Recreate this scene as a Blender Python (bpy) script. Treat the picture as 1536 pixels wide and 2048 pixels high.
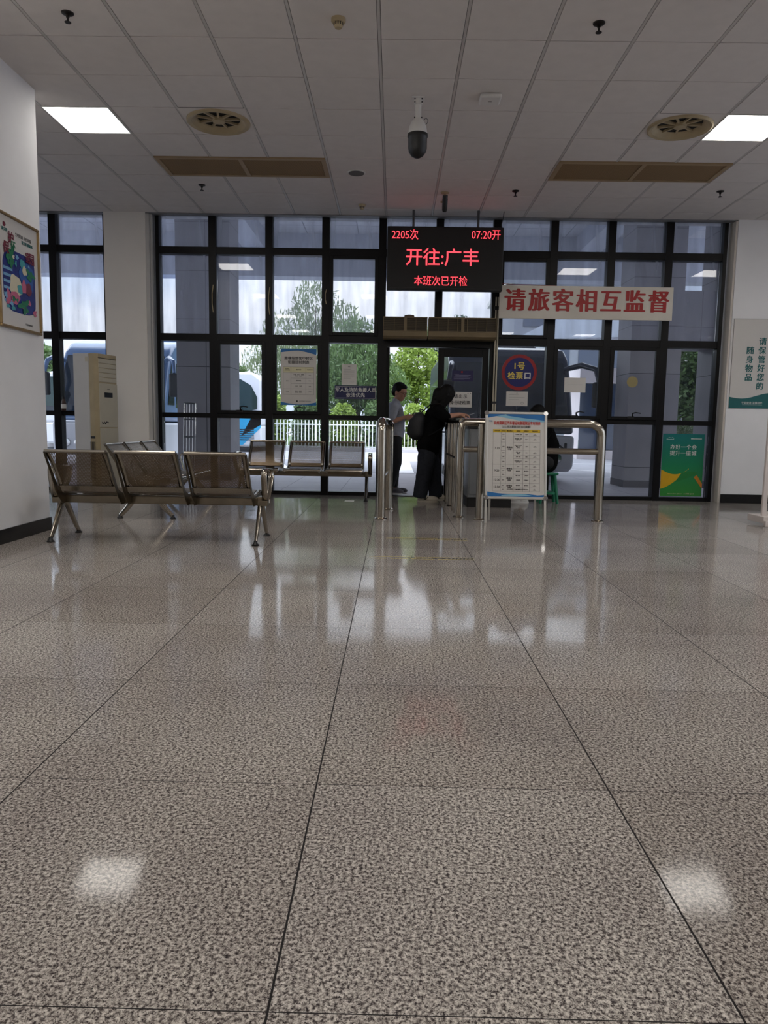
import bpy, bmesh, math, random
from mathutils import Vector, Matrix, Euler
random.seed(7)
C = bpy.context.scene.collection
PI = math.pi
for o in list(bpy.data.objects): bpy.data.objects.remove(o)

# ------------------------------------------------------------------ camera, sky, exposure
def lin(r, g, b):
    f = lambda c: (c/255/12.92 if c/255 <= .04045 else ((c/255+.055)/1.055)**2.4)
    return (f(r), f(g), f(b), 1)

FOC, PITCH, ROLL, YAW, CAMH = 1491.9, .115765, .016437, -.011427, .982
def camera():
    cy, sy = math.cos(YAW), math.sin(YAW)
    f = Vector((sy, cy, 0)); r = Vector((cy, -sy, 0)); u = Vector((0, 0, 1))
    cp, sp = math.cos(PITCH), math.sin(PITCH)
    f2 = f*cp-u*sp; u2 = u*cp+f*sp
    cr, sr = math.cos(ROLL), math.sin(ROLL)
    r3 = r*cr+u2*sr; u3 = u2*cr-r*sr
    cd = bpy.data.cameras.new('camera'); co = bpy.data.objects.new('camera', cd); C.objects.link(co)
    cd.sensor_fit = 'VERTICAL'; cd.sensor_height = 36; cd.lens = 36*FOC/2048
    cd.clip_start = .05; cd.clip_end = 400
    m = Matrix((r3, u3, -f2)).transposed().to_4x4(); m.translation = Vector((0, 0, CAMH))
    co.matrix_world = m
    bpy.context.scene.camera = co
camera()
S = bpy.context.scene
S.view_settings.view_transform = 'Standard'; S.view_settings.look = 'None'
S.view_settings.gamma = 1; S.view_settings.use_curve_mapping = False
S.view_settings.exposure = 1.3
SKY = 1.0
LAMP = 7.6
def world():
    w = bpy.data.worlds.new('sky'); S.world = w; w.use_nodes = True
    n = w.node_tree; n.nodes.clear()
    out = n.nodes.new('ShaderNodeOutputWorld'); bg = n.nodes.new('ShaderNodeBackground')
    tc = n.nodes.new('ShaderNodeTexCoord'); mp = n.nodes.new('ShaderNodeMapping')
    mp.inputs['Scale'].default_value = (1, 1, 4.5)
    no = n.nodes.new('ShaderNodeTexNoise'); no.inputs['Scale'].default_value = 2.2; no.inputs['Detail'].default_value = 6
    cr = n.nodes.new('ShaderNodeValToRGB')
    cr.color_ramp.elements[0].position = .36; cr.color_ramp.elements[0].color = lin(190, 204, 226)
    cr.color_ramp.elements[1].position = .62; cr.color_ramp.elements[1].color = lin(244, 246, 252)
    n.links.new(tc.outputs['Generated'], mp.inputs[0]); n.links.new(mp.outputs[0], no.inputs['Vector'])
    n.links.new(no.outputs['Fac'], cr.inputs[0]); n.links.new(cr.outputs[0], bg.inputs[0])
    # overcast sky: brighter overhead than at the horizon
    sp = n.nodes.new('ShaderNodeSeparateXYZ'); n.links.new(tc.outputs['Generated'], sp.inputs[0])
    mr = n.nodes.new('ShaderNodeMapRange'); n.links.new(sp.outputs[2], mr.inputs[0])
    mr.inputs[1].default_value = .1; mr.inputs[2].default_value = .95; mr.inputs[3].default_value = SKY*.65; mr.inputs[4].default_value = SKY*3.3
    n.links.new(mr.outputs[0], bg.inputs[1]); n.links.new(bg.outputs[0], out.inputs[0])
world()

# ------------------------------------------------------------------ materials
MATS = {}
def bs(m): return m.node_tree.nodes['Principled BSDF']
def mat(name, col, rough=.5, metal=0, var=.06, scale=6, bump=0, spec=.5, emit=None, es=0):
    if name in MATS: return MATS[name]
    m = bpy.data.materials.new(name); m.use_nodes = True; MATS[name] = m
    b = bs(m); t = m.node_tree
    b.inputs['Roughness'].default_value = rough; b.inputs['Metallic'].default_value = metal
    b.inputs['Specular IOR Level'].default_value = spec
    c = lin(*col)
    if emit:
        b.inputs['Base Color'].default_value = c
        b.inputs['Emission Color'].default_value = lin(*emit); b.inputs['Emission Strength'].default_value = es
        return m
    tc = t.nodes.new('ShaderNodeTexCoord')
    no = t.nodes.new('ShaderNodeTexNoise'); no.inputs['Scale'].default_value = scale; no.inputs['Detail'].default_value = 5
    t.links.new(tc.outputs['Object'], no.inputs['Vector'])
    cr = t.nodes.new('ShaderNodeValToRGB')
    cr.color_ramp.elements[0].position = .3; cr.color_ramp.elements[1].position = .7
    cr.color_ramp.elements[0].color = tuple(x*(1-var) for x in c[:3])+(1,)
    cr.color_ramp.elements[1].color = tuple(min(1, x*(1+var)) for x in c[:3])+(1,)
    t.links.new(no.outputs['Fac'], cr.inputs[0]); t.links.new(cr.outputs[0], b.inputs['Base Color'])
    if bump:
        bp = t.nodes.new('ShaderNodeBump'); bp.inputs['Strength'].default_value = bump; bp.inputs['Distance'].default_value = .01
        t.links.new(no.outputs['Fac'], bp.inputs['Height']); t.links.new(bp.outputs[0], b.inputs['Normal'])
    return m
def math_node(t, op, a, b=None, c=None):
    n = t.nodes.new('ShaderNodeMath'); n.operation = op
    for i, v in enumerate((a, b, c)):
        if v is None: continue
        if isinstance(v, (int, float)): n.inputs[i].default_value = v
        else: t.links.new(v, n.inputs[i])
    return n.outputs[0]
def grid_lines(t, sock, x0, T, w):
    """1 on a line of half width w at x0 + k*T"""
    a = math_node(t, 'SUBTRACT', sock, x0-T*200)
    a = math_node(t, 'MODULO', a, T)
    a = math_node(t, 'SUBTRACT', a, T/2); a = math_node(t, 'ABSOLUTE', a)
    return math_node(t, 'GREATER_THAN', a, T/2-w)
def mixc(t, fac, a, b):
    n = t.nodes.new('ShaderNodeMix'); n.data_type = 'RGBA'
    for s, v in ((n.inputs[0], fac), (n.inputs[6], a), (n.inputs[7], b)):
        if isinstance(v, (int, float, tuple)): s.default_value = v
        else: t.links.new(v, s)
    return n.outputs[2]

def floor_mat():
    m = mat('granite', (120, 110, 104)); t = m.node_tree; b = bs(m)
    t.nodes.clear(); out = t.nodes.new('ShaderNodeOutputMaterial'); b = t.nodes.new('ShaderNodeBsdfPrincipled')
    t.links.new(b.outputs[0], out.inputs[0])
    tc = t.nodes.new('ShaderNodeTexCoord'); sp = t.nodes.new('ShaderNodeSeparateXYZ'); t.links.new(tc.outputs['Object'], sp.inputs[0])
    def noise(sc, det, rough=.6, seed=0):
        n = t.nodes.new('ShaderNodeTexNoise'); n.noise_dimensions = '4D'; n.inputs['W'].default_value = seed
        n.inputs['Scale'].default_value = sc; n.inputs['Detail'].default_value = det; n.inputs['Roughness'].default_value = rough
        t.links.new(tc.outputs['Object'], n.inputs['Vector']); return n.outputs['Fac']
    def ramp(f, stops):
        r = t.nodes.new('ShaderNodeValToRGB'); e = r.color_ramp.elements
        e[0].position, e[0].color = stops[0]; e[1].position, e[1].color = stops[-1]
        for p, c in stops[1:-1]:
            k = e.new(p); k.color = c
        t.links.new(f, r.inputs[0]); return r.outputs[0]
    base = ramp(noise(115, 9, .74), [(.36, lin(44, 40, 42)), (.44, lin(92, 87, 87)), (.5, lin(170, 166, 162)), (.58, lin(222, 219, 215)), (.7, lin(240, 238, 235))])
    dark = ramp(noise(190, 4, .7, 3), [(.55, (0, 0, 0, 1)), (.6, (1, 1, 1, 1))])
    c = mixc(t, dark, base, lin(50, 46, 50))
    big = ramp(noise(1.6, 3, .5, 5), [(.3, lin(228, 222, 219)), (.7, lin(255, 251, 246))])
    mx = t.nodes.new('ShaderNodeMix'); mx.data_type = 'RGBA'; mx.blend_type = 'MULTIPLY'; mx.inputs[0].default_value = 1
    t.links.new(c, mx.inputs[6]); t.links.new(big, mx.inputs[7]); c = mx.outputs[2]
    # every slab has a slightly different tone
    ix = math_node(t, 'FLOOR', math_node(t, 'DIVIDE', math_node(t, 'ADD', sp.outputs[0], 80.195), .8))
    iy = math_node(t, 'FLOOR', math_node(t, 'DIVIDE', math_node(t, 'SUBTRACT', sp.outputs[1], 1.145-80), .8))
    wn = t.nodes.new('ShaderNodeTexWhiteNoise'); cb = t.nodes.new('ShaderNodeCombineXYZ')
    t.links.new(ix, cb.inputs[0]); t.links.new(iy, cb.inputs[1]); t.links.new(cb.outputs[0], wn.inputs[0])
    slab = ramp(wn.outputs[0], [(0, lin(236, 234, 232)), (1, lin(255, 255, 255))])
    mx = t.nodes.new('ShaderNodeMix'); mx.data_type = 'RGBA'; mx.blend_type = 'MULTIPLY'; mx.inputs[0].default_value = 1
    t.links.new(c, mx.inputs[6]); t.links.new(slab, mx.inputs[7]); c = mx.outputs[2]
    g = math_node(t, 'MAXIMUM', grid_lines(t, sp.outputs[0], -.195, .8, .0022), grid_lines(t, sp.outputs[1], 1.145, .8, .0013))
    c = mixc(t, g, c, lin(38, 36, 36))
    t.links.new(c, b.inputs['Base Color'])
    r = t.nodes.new('ShaderNodeMapRange'); t.links.new(noise(3.2, 4, .6, 9), r.inputs[0])
    r.inputs[1].default_value = .3; r.inputs[2].default_value = .7; r.inputs[3].default_value = .055; r.inputs[4].default_value = .12
    t.links.new(math_node(t, 'MAXIMUM', r.outputs[0], math_node(t, 'MULTIPLY', g, .7)), b.inputs['Roughness'])
    b.inputs['Specular IOR Level'].default_value = .06; b.inputs['IOR'].default_value = 1.5
    bp = t.nodes.new('ShaderNodeBump'); bp.inputs['Strength'].default_value = .05; bp.inputs['Distance'].default_value = .01
    t.links.new(noise(5, 2, .5, 2), bp.inputs['Height']); t.links.new(bp.outputs[0], b.inputs['Normal'])
    return m
def tile_mat(name, col, joint, sx, sz, w=.004, rough=.6, axes=(0, 2), x0=0, z0=0, var=.12, spec=.5):
    m = mat(name, col, rough, var=var, scale=1.7, spec=spec); t = m.node_tree; b = bs(m)
    src = b.inputs['Base Color'].links[0].from_socket
    tc = t.nodes.new('ShaderNodeTexCoord'); sp = t.nodes.new('ShaderNodeSeparateXYZ'); t.links.new(tc.outputs['Object'], sp.inputs[0])
    g = None
    for ax, T, o in ((axes[0], sx, x0), (axes[1], sz, z0)):
        k = grid_lines(t, sp.outputs[ax], o, T, w); g = k if g is None else math_node(t, 'MAXIMUM', g, k)
    t.links.new(mixc(t, g, src, lin(*joint)), b.inputs['Base Color'])
    return m
def glass_mat(name, tint, dust, dustcol, rough=0, ior=1.36):
    m = bpy.data.materials.new(name); m.use_nodes = True; t = m.node_tree; t.nodes.clear(); MATS[name] = m
    out = t.nodes.new('ShaderNodeOutputMaterial'); tr = t.nodes.new('ShaderNodeBsdfTransparent'); tr.inputs[0].default_value = tint
    gl = t.nodes.new('ShaderNodeBsdfGlossy'); gl.inputs['Roughness'].default_value = rough
    fr = t.nodes.new('ShaderNodeFresnel'); fr.inputs[0].default_value = ior
    df = t.nodes.new('ShaderNodeBsdfTranslucent'); df.inputs[0].default_value = lin(*dustcol)
    no = t.nodes.new('ShaderNodeTexNoise'); no.inputs['Scale'].default_value = 1.6; no.inputs['Detail'].default_value = 6
    tc = t.nodes.new('ShaderNodeTexCoord'); mp = t.nodes.new('ShaderNodeMapping'); mp.inputs['Scale'].default_value = (5, 1, .7)
    t.links.new(tc.outputs['Object'], mp.inputs[0]); t.links.new(mp.outputs[0], no.inputs['Vector'])
    m1 = t.nodes.new('ShaderNodeMixShader'); m2 = t.nodes.new('ShaderNodeMixShader')
    t.links.new(math_node(t, 'MULTIPLY', no.outputs['Fac'], dust*2), m1.inputs[0])
    t.links.new(tr.outputs[0], m1.inputs[1]); t.links.new(df.outputs[0], m1.inputs[2])
    t.links.new(fr.outputs[0], m2.inputs[0]); t.links.new(m1.outputs[0], m2.inputs[1]); t.links.new(gl.outputs[0], m2.inputs[2])
    t.links.new(m2.outputs[0], out.inputs[0]); return m
def perforated_mat(name, col, pitch=.011, hole=.36, axes=(0, 2), rough=.3):
    """steel sheet punched with staggered round holes"""
    m = mat(name, col, rough, 1, var=.12, scale=9); t = m.node_tree; b = bs(m)
    out = [n for n in t.nodes if n.type == 'OUTPUT_MATERIAL'][0]
    uv = t.nodes.new('ShaderNodeUVMap'); sp = t.nodes.new('ShaderNodeSeparateXYZ'); t.links.new(uv.outputs[0], sp.inputs[0])
    u = math_node(t, 'DIVIDE', sp.outputs[0], pitch); v = math_node(t, 'DIVIDE', sp.outputs[1], pitch*.87)
    iv = math_node(t, 'FLOOR', v); half = math_node(t, 'MULTIPLY', math_node(t, 'MODULO', iv, 2), .5)
    fu = math_node(t, 'SUBTRACT', math_node(t, 'FRACT', math_node(t, 'ADD', u, half)), .5)
    fv = math_node(t, 'SUBTRACT', math_node(t, 'FRACT', v), .5)
    d = math_node(t, 'SQRT', math_node(t, 'ADD', math_node(t, 'MULTIPLY', fu, fu), math_node(t, 'MULTIPLY', fv, fv)))
    h = math_node(t, 'LESS_THAN', d, hole)
    tr = t.nodes.new('ShaderNodeBsdfTransparent'); mx = t.nodes.new('ShaderNodeMixShader')
    t.links.new(h, mx.inputs[0]); t.links.new(b.outputs[0], mx.inputs[1]); t.links.new(tr.outputs[0], mx.inputs[2])
    t.links.new(mx.outputs[0], out.inputs[0]); return m

GRANITE = floor_mat()
WHITE = mat('white_plaster', (232, 231, 231), .75, var=.035, scale=2.5, bump=.03)
CREAM = mat('cream_plaster', (226, 220, 212), .75, var=.03, scale=2.5)
TILE = mat('ceiling_tile', (214, 208, 204), .85, var=.03, scale=9, bump=.05)
VOID = mat('ceiling_gap', (30, 29, 28), .9)
TBAR = mat('grid_bar', (190, 186, 182), .45, var=.05)
BLACKSTONE = mat('black_stone', (20, 20, 22), .2)
FRAME = mat('black_aluminium', (11, 11, 13), .4, .0, var=.1, spec=.25)
FRAME2 = mat('sash_aluminium', (10, 10, 12), .4, .0, var=.1, spec=.25)
GLASS = glass_mat('clear_glass', (.93, .95, .96, 1), .03, (190, 200, 215))
DUSTY = glass_mat('dusty_glass', (.9, .92, .95, 1), .27, (206, 208, 218))
STEEL = mat('stainless_steel', (176, 168, 155), .15, 1, var=.08, scale=3)
STEELD = mat('worn_steel', (130, 120, 104), .3, 1, var=.2, scale=5)
CHROME = mat('polished_steel', (205, 205, 205), .12, 1, var=.05)
BENCHP = perforated_mat('perforated_steel', (128, 112, 92), .012, .23, rough=.38)
BLACK = mat('black_plastic', (16, 16, 17), .45)
IVORY = mat('ivory_plastic', (184, 176, 156), .5, var=.04)
IVORYD = mat('aged_ivory_plastic', (168, 152, 120), .5, var=.08)
LGREY = mat('light_grey_panel', (196, 194, 192), .5, var=.03)
WPLASTIC = mat('white_plastic', (214, 212, 208), .4, var=.02)
ALU = mat('brushed_aluminium', (198, 196, 190), .35, .6, var=.04)
PAPER = mat('white_paper', (214, 210, 204), .6, var=.03, scale=3)
PAPERG = mat('glossy_poster', (206, 202, 196), .3, var=.03, scale=2)
INK = mat('black_ink', (30, 30, 32), .6)
INKG = mat('grey_ink', (96, 94, 94), .6)
RED = mat('red_letter', (158, 10, 12), .45)
TEAL = mat('teal_print', (4, 92, 92), .5)
NAVY = mat('navy_print', (6, 18, 74), .4)
BLUE = mat('blue_print', (20, 104, 168), .45)
LBLUE = mat('pale_blue_print', (130, 182, 204), .45)
YELLOW = mat('yellow_print', (214, 178, 30), .5)
CREAMP = mat('cream_print', (214, 208, 170), .5)
WINK = mat('white_ink', (226, 226, 222), .5)

# ------------------------------------------------------------------ mesh helpers
class MB:
    def __init__(s): s.v = []; s.f = []; s.uv = {}
    def quad(s, a, b, c, d):
        n = len(s.v); s.v += [Vector(a), Vector(b), Vector(c), Vector(d)]; s.f.append((n, n+1, n+2, n+3)); return s
    def box(s, a, b, rot=None, piv=None):
        x0, y0, z0 = a; x1, y1, z1 = b; n = len(s.v)
        p = [Vector(q) for q in ((x0,y0,z0),(x1,y0,z0),(x1,y1,z0),(x0,y1,z0),(x0,y0,z1),(x1,y0,z1),(x1,y1,z1),(x0,y1,z1))]
        if rot is not None:
            pv = Vector(piv or ((x0+x1)/2, (y0+y1)/2, (z0+z1)/2)); p = [pv+rot@(q-pv) for q in p]
        s.v += p
        s.f += [tuple(n+i for i in q) for q in ((0,3,2,1),(4,5,6,7),(0,1,5,4),(1,2,6,5),(2,3,7,6),(3,0,4,7))]; return s
    def cbox(s, c, d, rot=None):
        return s.box([c[i]-d[i]/2 for i in range(3)], [c[i]+d[i]/2 for i in range(3)], rot)
    def tube(s, pts, r, seg=12, cap=True, flat=None):
        """sweep a circle (or ellipse flat=(ru, rv)) along pts; r may be a list"""
        pts = [Vector(p) for p in pts]; rs = r if isinstance(r, (list, tuple)) else [r]*len(pts)
        n0 = len(s.v); up = None
        for i, p in enumerate(pts):
            t = (pts[min(i+1, len(pts)-1)]-pts[max(i-1, 0)]).normalized()
            if up is None:
                up = Vector((0, 0, 1)) if abs(t.z) < .9 else Vector((1, 0, 0))
            a = t.cross(up); 
            if a.length < 1e-5: a = t.orthogonal()
            a.normalize(); b = a.cross(t).normalized(); up = b
            for k in range(seg):
                an = 2*PI*k/seg
                fu, fv = flat if flat else (1, 1)
                s.v.append(p+a*math.cos(an)*rs[i]*fu+b*math.sin(an)*rs[i]*fv)
        for i in range(len(pts)-1):
            for k in range(seg):
                q = n0+i*seg; k2 = (k+1) % seg
                s.f.append((q+k, q+k2, q+seg+k2, q+seg+k))
        if cap:
            s.f.append(tuple(n0+k for k in range(seg))[::-1]); q = n0+(len(pts)-1)*seg; s.f.append(tuple(q+k for k in range(seg)))
        return s
    def lathe(s, prof, seg=24, c=(0, 0, 0), axis='Z'):
        n0 = len(s.v)
        for r, z in prof:
            for k in range(seg):
                a = 2*PI*k/seg; p = (r*math.cos(a), r*math.sin(a), z)
                if axis == 'Y': p = (p[0], p[2], p[1])
                if axis == 'X': p = (p[2], p[0], p[1])
                s.v.append(Vector(c)+Vector(p))
        for i in range(len(prof)-1):
            for k in range(seg):
                q = n0+i*seg; k2 = (k+1) % seg; s.f.append((q+k, q+k2, q+seg+k2, q+seg+k))
        s.f.append(tuple(n0+k for k in range(seg))[::-1]); q = n0+(len(prof)-1)*seg; s.f.append(tuple(q+k for k in range(seg)))
        return s
    def prism(s, poly, d, axis='Y', o=0):
        """poly = list of 2D points; extruded from o to o+d along axis"""
        n = len(poly); n0 = len(s.v)
        for dd in (o, o+d):
            for a, b in poly:
                s.v.append(Vector((a, dd, b)) if axis == 'Y' else Vector((dd, a, b)) if axis == 'X' else Vector((a, b, dd)))
        s.f.append(tuple(range(n0, n0+n))); s.f.append(tuple(range(n0+2*n-1, n0+n-1, -1)))
        for i in range(n): j = (i+1) % n; s.f.append((n0+i, n0+n+i, n0+n+j, n0+j))
        return s
    def ribbon(s, pts, x0, x1, th=0):
        """sheet: (y,z) profile swept from x0 to x1, with uv in metres"""
        n0 = len(s.v); L = 0; fi0 = len(s.f)
        pr = [Vector((0, a, b)) for a, b in pts]; Ls = [0]
        for i in range(1, len(pr)): L += (pr[i]-pr[i-1]).length; Ls.append(L)
        for p in pr: s.v.append(Vector((x0, p.y, p.z))); s.v.append(Vector((x1, p.y, p.z)))
        for i in range(len(pr)-1):
            q = n0+2*i; s.f.append((q, q+1, q+3, q+2)); s.uv[len(s.f)-1] = [(x0, Ls[i]), (x1, Ls[i]), (x1, Ls[i+1]), (x0, Ls[i+1])]
        return s
    def xf(s, m):
        s.v = [m@p for p in s.v]; return s
    def build(s, name, m, parent=None, smooth=False, bevel=0, solid=0, seg=2):
        me = bpy.data.meshes.new(name); me.from_pydata([tuple(p) for p in s.v], [], s.f)
        if s.uv:
            ul = me.uv_layers.new(name='UVMap')
            for fi, u in s.uv.items():
                for li, c in zip(me.polygons[fi].loop_indices, u): ul.data[li].uv = c
        me.materials.append(m)
        bm = bmesh.new(); bm.from_mesh(me)
        if not s.uv: bmesh.ops.recalc_face_normals(bm, faces=bm.faces)
        bm.to_mesh(me); bm.free()
        if smooth:
            me.polygons.foreach_set('use_smooth', [True]*len(me.polygons))
        o = bpy.data.objects.new(name, me); C.objects.link(o)
        if parent: o.parent = parent
        if bevel:
            b = o.modifiers.new('bevel', 'BEVEL'); b.width = bevel; b.segments = seg; b.limit_method = 'ANGLE'; b.angle_limit = .6
        if solid:
            b = o.modifiers.new('solid', 'SOLIDIFY'); b.thickness = solid; b.offset = 0
        if smooth:
            try: me.set_sharp_from_angle(angle=math.radians(40))
            except Exception: pass
        return o
def box(name, a, b, m, parent=None, bevel=0): return MB().box(a, b).build(name, m, parent, bevel=bevel)
def tag(o, label=None, cat=None, group=None, kind=None):
    if label: o['label'] = label
    if cat: o['category'] = cat
    if group: o['group'] = group
    if kind: o['kind'] = kind
    return o
def thing(name, loc, label, cat, rz=0, group=None):
    o = bpy.data.objects.new(name, None); C.objects.link(o); o.location = loc; o.rotation_euler = (0, 0, rz)
    o.empty_display_size = .1
    return tag(o, label, cat, group)
def struct(o): o['kind'] = 'structure'; return o
def copy_tree(o, loc=None, rz=None, label=None, parent=None):
    c = o.copy(); C.objects.link(c); c.parent = parent
    for ch in o.children: copy_tree(ch, parent=c)
    if loc is not None: c.location = loc
    if rz is not None: c.rotation_euler.z = rz
    if label: c['label'] = label
    return c
def text(name, s, size, m, parent, loc, rot=(PI/2, 0, 0), bold=0, align='CENTER', sx=1, depth=.0006, space=1, vert='CENTER', line=1, boldz=.7):
    """writing as a mesh, reading left to right for a viewer on the -Y side"""
    cu = bpy.data.curves.new(name, 'FONT'); cu.body = s; cu.size = size; cu.align_x = align; cu.align_y = vert
    cu.extrude = depth; cu.space_character = space; cu.space_line = line; cu.resolution_u = 2
    t = bpy.data.objects.new(name, cu); C.objects.link(t)
    bpy.context.view_layer.update()
    me = bpy.data.meshes.new_from_object(t.evaluated_get(bpy.context.evaluated_depsgraph_get()))
    bpy.data.objects.remove(t)
    if bold:
        bm = bmesh.new(); bm.from_mesh(me); g0 = bm.verts[:]+bm.edges[:]+bm.faces[:]; d = bold*size*1.3; e = depth*.04
        for k, (dx, dz) in enumerate(((d, 0), (-d, 0), (0, d*boldz), (0, -d*boldz), (d*.5, 0), (-d*.5, 0))):
            if dx == 0 and dz == 0: continue
            q = bmesh.ops.duplicate(bm, geom=g0)['geom']; bmesh.ops.translate(bm, verts=[v for v in q if isinstance(v, bmesh.types.BMVert)], vec=(dx, dz, e*(k+1)))
        bm.to_mesh(me); bm.free()
    me.transform(Matrix.Diagonal((sx, 1, 1, 1))); me.transform(Euler(rot).to_matrix().to_4x4())
    me.materials.clear(); me.materials.append(m)
    o = bpy.data.objects.new(name, me); C.objects.link(o); o.location = loc; o.parent = parent
    return o
def arc(c, r, a0, a1, n, plane='XZ'):
    out = []
    for i in range(n+1):
        a = a0+(a1-a0)*i/n; u, v = r*math.cos(a), r*math.sin(a)
        out.append({'XZ': (c[0]+u, c[1], c[2]+v), 'YZ': (c[0], c[1]+u, c[2]+v), 'XY': (c[0]+u, c[1]+v, c[2])}[plane])
    return out

# ------------------------------------------------------------------ large structure
H = 3.743; FY = 10.36
fl = MB().quad((-9, -6, 0), (9, -6, 0), (9, FY+.12, 0), (-9, FY+.12, 0)).build('floor', GRANITE); struct(fl)

GX, GY, GS = -.154, 5.728, .6065
LAMPS = [(-5, 2), (5, 2), (9, 2), (-13, 2)]+[(a, b) for b in (-3, -8, -13) for a in (-5, -1, 5, 9)]
VENTS = [(-3, 2), (4, 2)]
GRILLE = [(-4, 4, 3), (3, 4, 3)]
def ceiling():
    c = MB().box((-9, -6, H+.03), (9, FY+.2, H+.1)).build('ceiling', VOID); struct(c)
    t = MB(); skip = set(LAMPS) | set(VENTS)
    for gx, gy, n in GRILLE:
        for k in range(n): skip.add((gx+k, gy))
    for i in range(-15, 15):
        for j in range(-20, 8):
            if (i, j) in skip: continue
            x0, y0 = GX+i*GS, GY+j*GS; x1, y1 = x0+GS, min(y0+GS, FY-.02)
            if x1 < -9 or x0 > 9 or y1 < -6: continue
            w = random.uniform(-.0015, .0015)
            t.box((x0+.014, y0+.0045, H+w), (x1-.014, y1-.0045, H+.018))
    t.build('ceiling_tiles', TILE, c, bevel=.002, seg=1)
    g = MB()
    for i in range(-15, 16): g.box((GX+i*GS-.0105, -6, H+.001), (GX+i*GS+.0105, FY-.02, H+.02))
    g.build('ceiling_grid', TBAR, c)
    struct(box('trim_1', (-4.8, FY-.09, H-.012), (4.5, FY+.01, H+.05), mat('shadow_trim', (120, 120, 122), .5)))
ceiling()
struct(box('wall_left', (-3.4, -6, 0), (-3.08, 6.62, H+.03), WHITE))
bb = struct(box('baseboard_left', (-3.42, -6, 0), (-3.068, 6.632, .115), BLACKSTONE))
struct(MB().box((-9.2, -6, 0), (-9, 6.4, H+.03)).box((-9.2, 6.4, 0), (-9, FY, .3)).box((-9.2, 6.4, 3.4), (-9, FY, H+.03)).build('wall_left_far', WHITE))
struct(MB().box((7.4, -6, 0), (7.6, 1.2, H+.03)).box((7.4, 1.2, 0), (7.6, FY, .25)).box((7.4, 1.2, 3.45), (7.6, FY, H+.03)).box((7.4, 9.6, .25), (7.6, FY, 3.45)).build('wall_right', WHITE))
def added_side_window(n, x, y0, y1, z0, z1, k):
    f = MB(); 
    for i in range(k+1):
        y = y0+(y1-y0)*i/k; f.box((x-.04, y-.03, z0), (x+.04, y+.03, z1))
    f.box((x-.04, y0, z0), (x+.04, y1, z0+.06)).box((x-.04, y0, z1-.06), (x+.04, y1, z1)); o = f.build('window_%d' % n, FRAME); struct(o)
    box('pane', (x-.003, y0, z0), (x+.003, y1, z1), GLASS, o)
added_side_window(13, 7.5, 1.2, 9.6, .25, 3.45, 7)  # unseen right-hand glazing, added to bring daylight into the hall
added_side_window(14, -9.1, 6.4, FY, .3, 3.4, 4)  # unseen opening at far left, added to light the air conditioner side
struct(box('wall_rear', (-9, -6.2, 0), (7.5, -6, H+.03), WHITE))
struct(box('wall_front_right', (4.49, 10.25, 0), (7.5, 10.55, H+.03), WHITE))
struct(box('baseboard_right', (4.49, 10.235, 0), (7.4, 10.255, .12), BLACKSTONE))
struct(box('wall_front_left', (-9, 10.3, 0), (-5.55, 10.5, H+.03), WHITE))
struct(box('wall_front_pillar', (-3.915, 10.25, 0), (-3.36, 10.6, H+.03), CREAM))
struct(MB().box((-3.36, 10.27, 0), (-3.315, 10.5, H)).box((-3.31, 10.31, 0), (-3.29, 10.5, H)).build('trim_2', LGREY))
struct(MB().box((4.465, 10.27, 0), (4.492, 10.5, H)).build('trim_3', CREAM))

# ------------------------------------------------------------------ the glazed front
Z1, Z2, Z3, Z4 = (.05, 1.045), (1.11, 2.09), (2.185, 3.24), (3.335, H+.02)
def window(n, x0, x1, sash2=False, sash3=False, strip=False, rows=(0, 1, 2, 3), mull=.05):
    """one bay of the curtain wall between mullion centres x0, x1"""
    y0, y1 = FY, FY+.14; xm = (x0+x1)/2
    f = MB(); zlo = 0 if 0 in rows else 2.12
    f.box((x0, y0, zlo), (x0+mull, y1, H+.02)); f.box((x1-mull, y0, zlo), (x1, y1, H+.02))
    bars = [(3.24, 3.335)]
    if 1 in rows: bars += [(2.09, 2.185), (1.045, 1.11), (0, .05)]
    else: bars += [(2.12, 2.2)]
    for a, b in bars: f.box((x0+mull, y0+.01, a), (x1-mull, y1, b))
    for b in f.v: b.x -= xm
    o = f.build('window_%d' % n, FRAME); o.location = (xm, 0, 0); struct(o)
    zs = (Z1, Z2, Z3, Z4)
    for r in rows:
        a, b = zs[r]
        if r == 2 and 1 not in rows: a = 2.2
        gm = DUSTY if r >= 2 else GLASS
        hw = (x1-x0)/2-mull
        if (r == 1 and sash2) or (r == 2 and sash3):
            e = .052; s = MB(); ya, yb = y0-.012, y0+.05
            s.box((-hw, ya, a), (-hw+e, yb, b)).box((hw-e, ya, a), (hw, yb, b))
            s.box((-hw+e, ya, a), (hw-e, yb, a+e*.85)).box((-hw+e, ya, b-e*.85), (hw-e, yb, b))
            so = s.build('sash', FRAME2, o, bevel=.003, seg=1)
            box('pane', (-hw+e, y0+.02, a+e*.85), (hw-e, y0+.026, b-e*.85), gm, so)
            if r == 1:
                hd = MB().tube([(0, ya, a+.04), (0, ya-.02, a+.05), (-.01, ya-.04, a+.085), (.03, ya-.045, a+.1), (.1, ya-.045, a+.09)], [.012, .012, .01, .008, .007], 8)
                hd.cbox((-.02, ya-.006, a+.035), (.09, .016, .03)); hd.build('handle', BLACK, so, smooth=True)
        else:
            box('pane', (-hw, y0+.09, a), (hw, y0+.097, b), gm, o)
    return o
X = [.575+.767*k for k in range(-5, 6)]
window(1, -5.53, -4.66); window(2, -4.66, -3.92)
window(3, X[0], X[1]); window(4, X[1], X[2], sash2=True); window(5, X[2], X[3], sash2=True); window(6, X[3], X[4], sash3=True)
window(7, X[4], X[5], rows=(2, 3)); window(8, X[5], X[6], rows=(2, 3))
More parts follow.
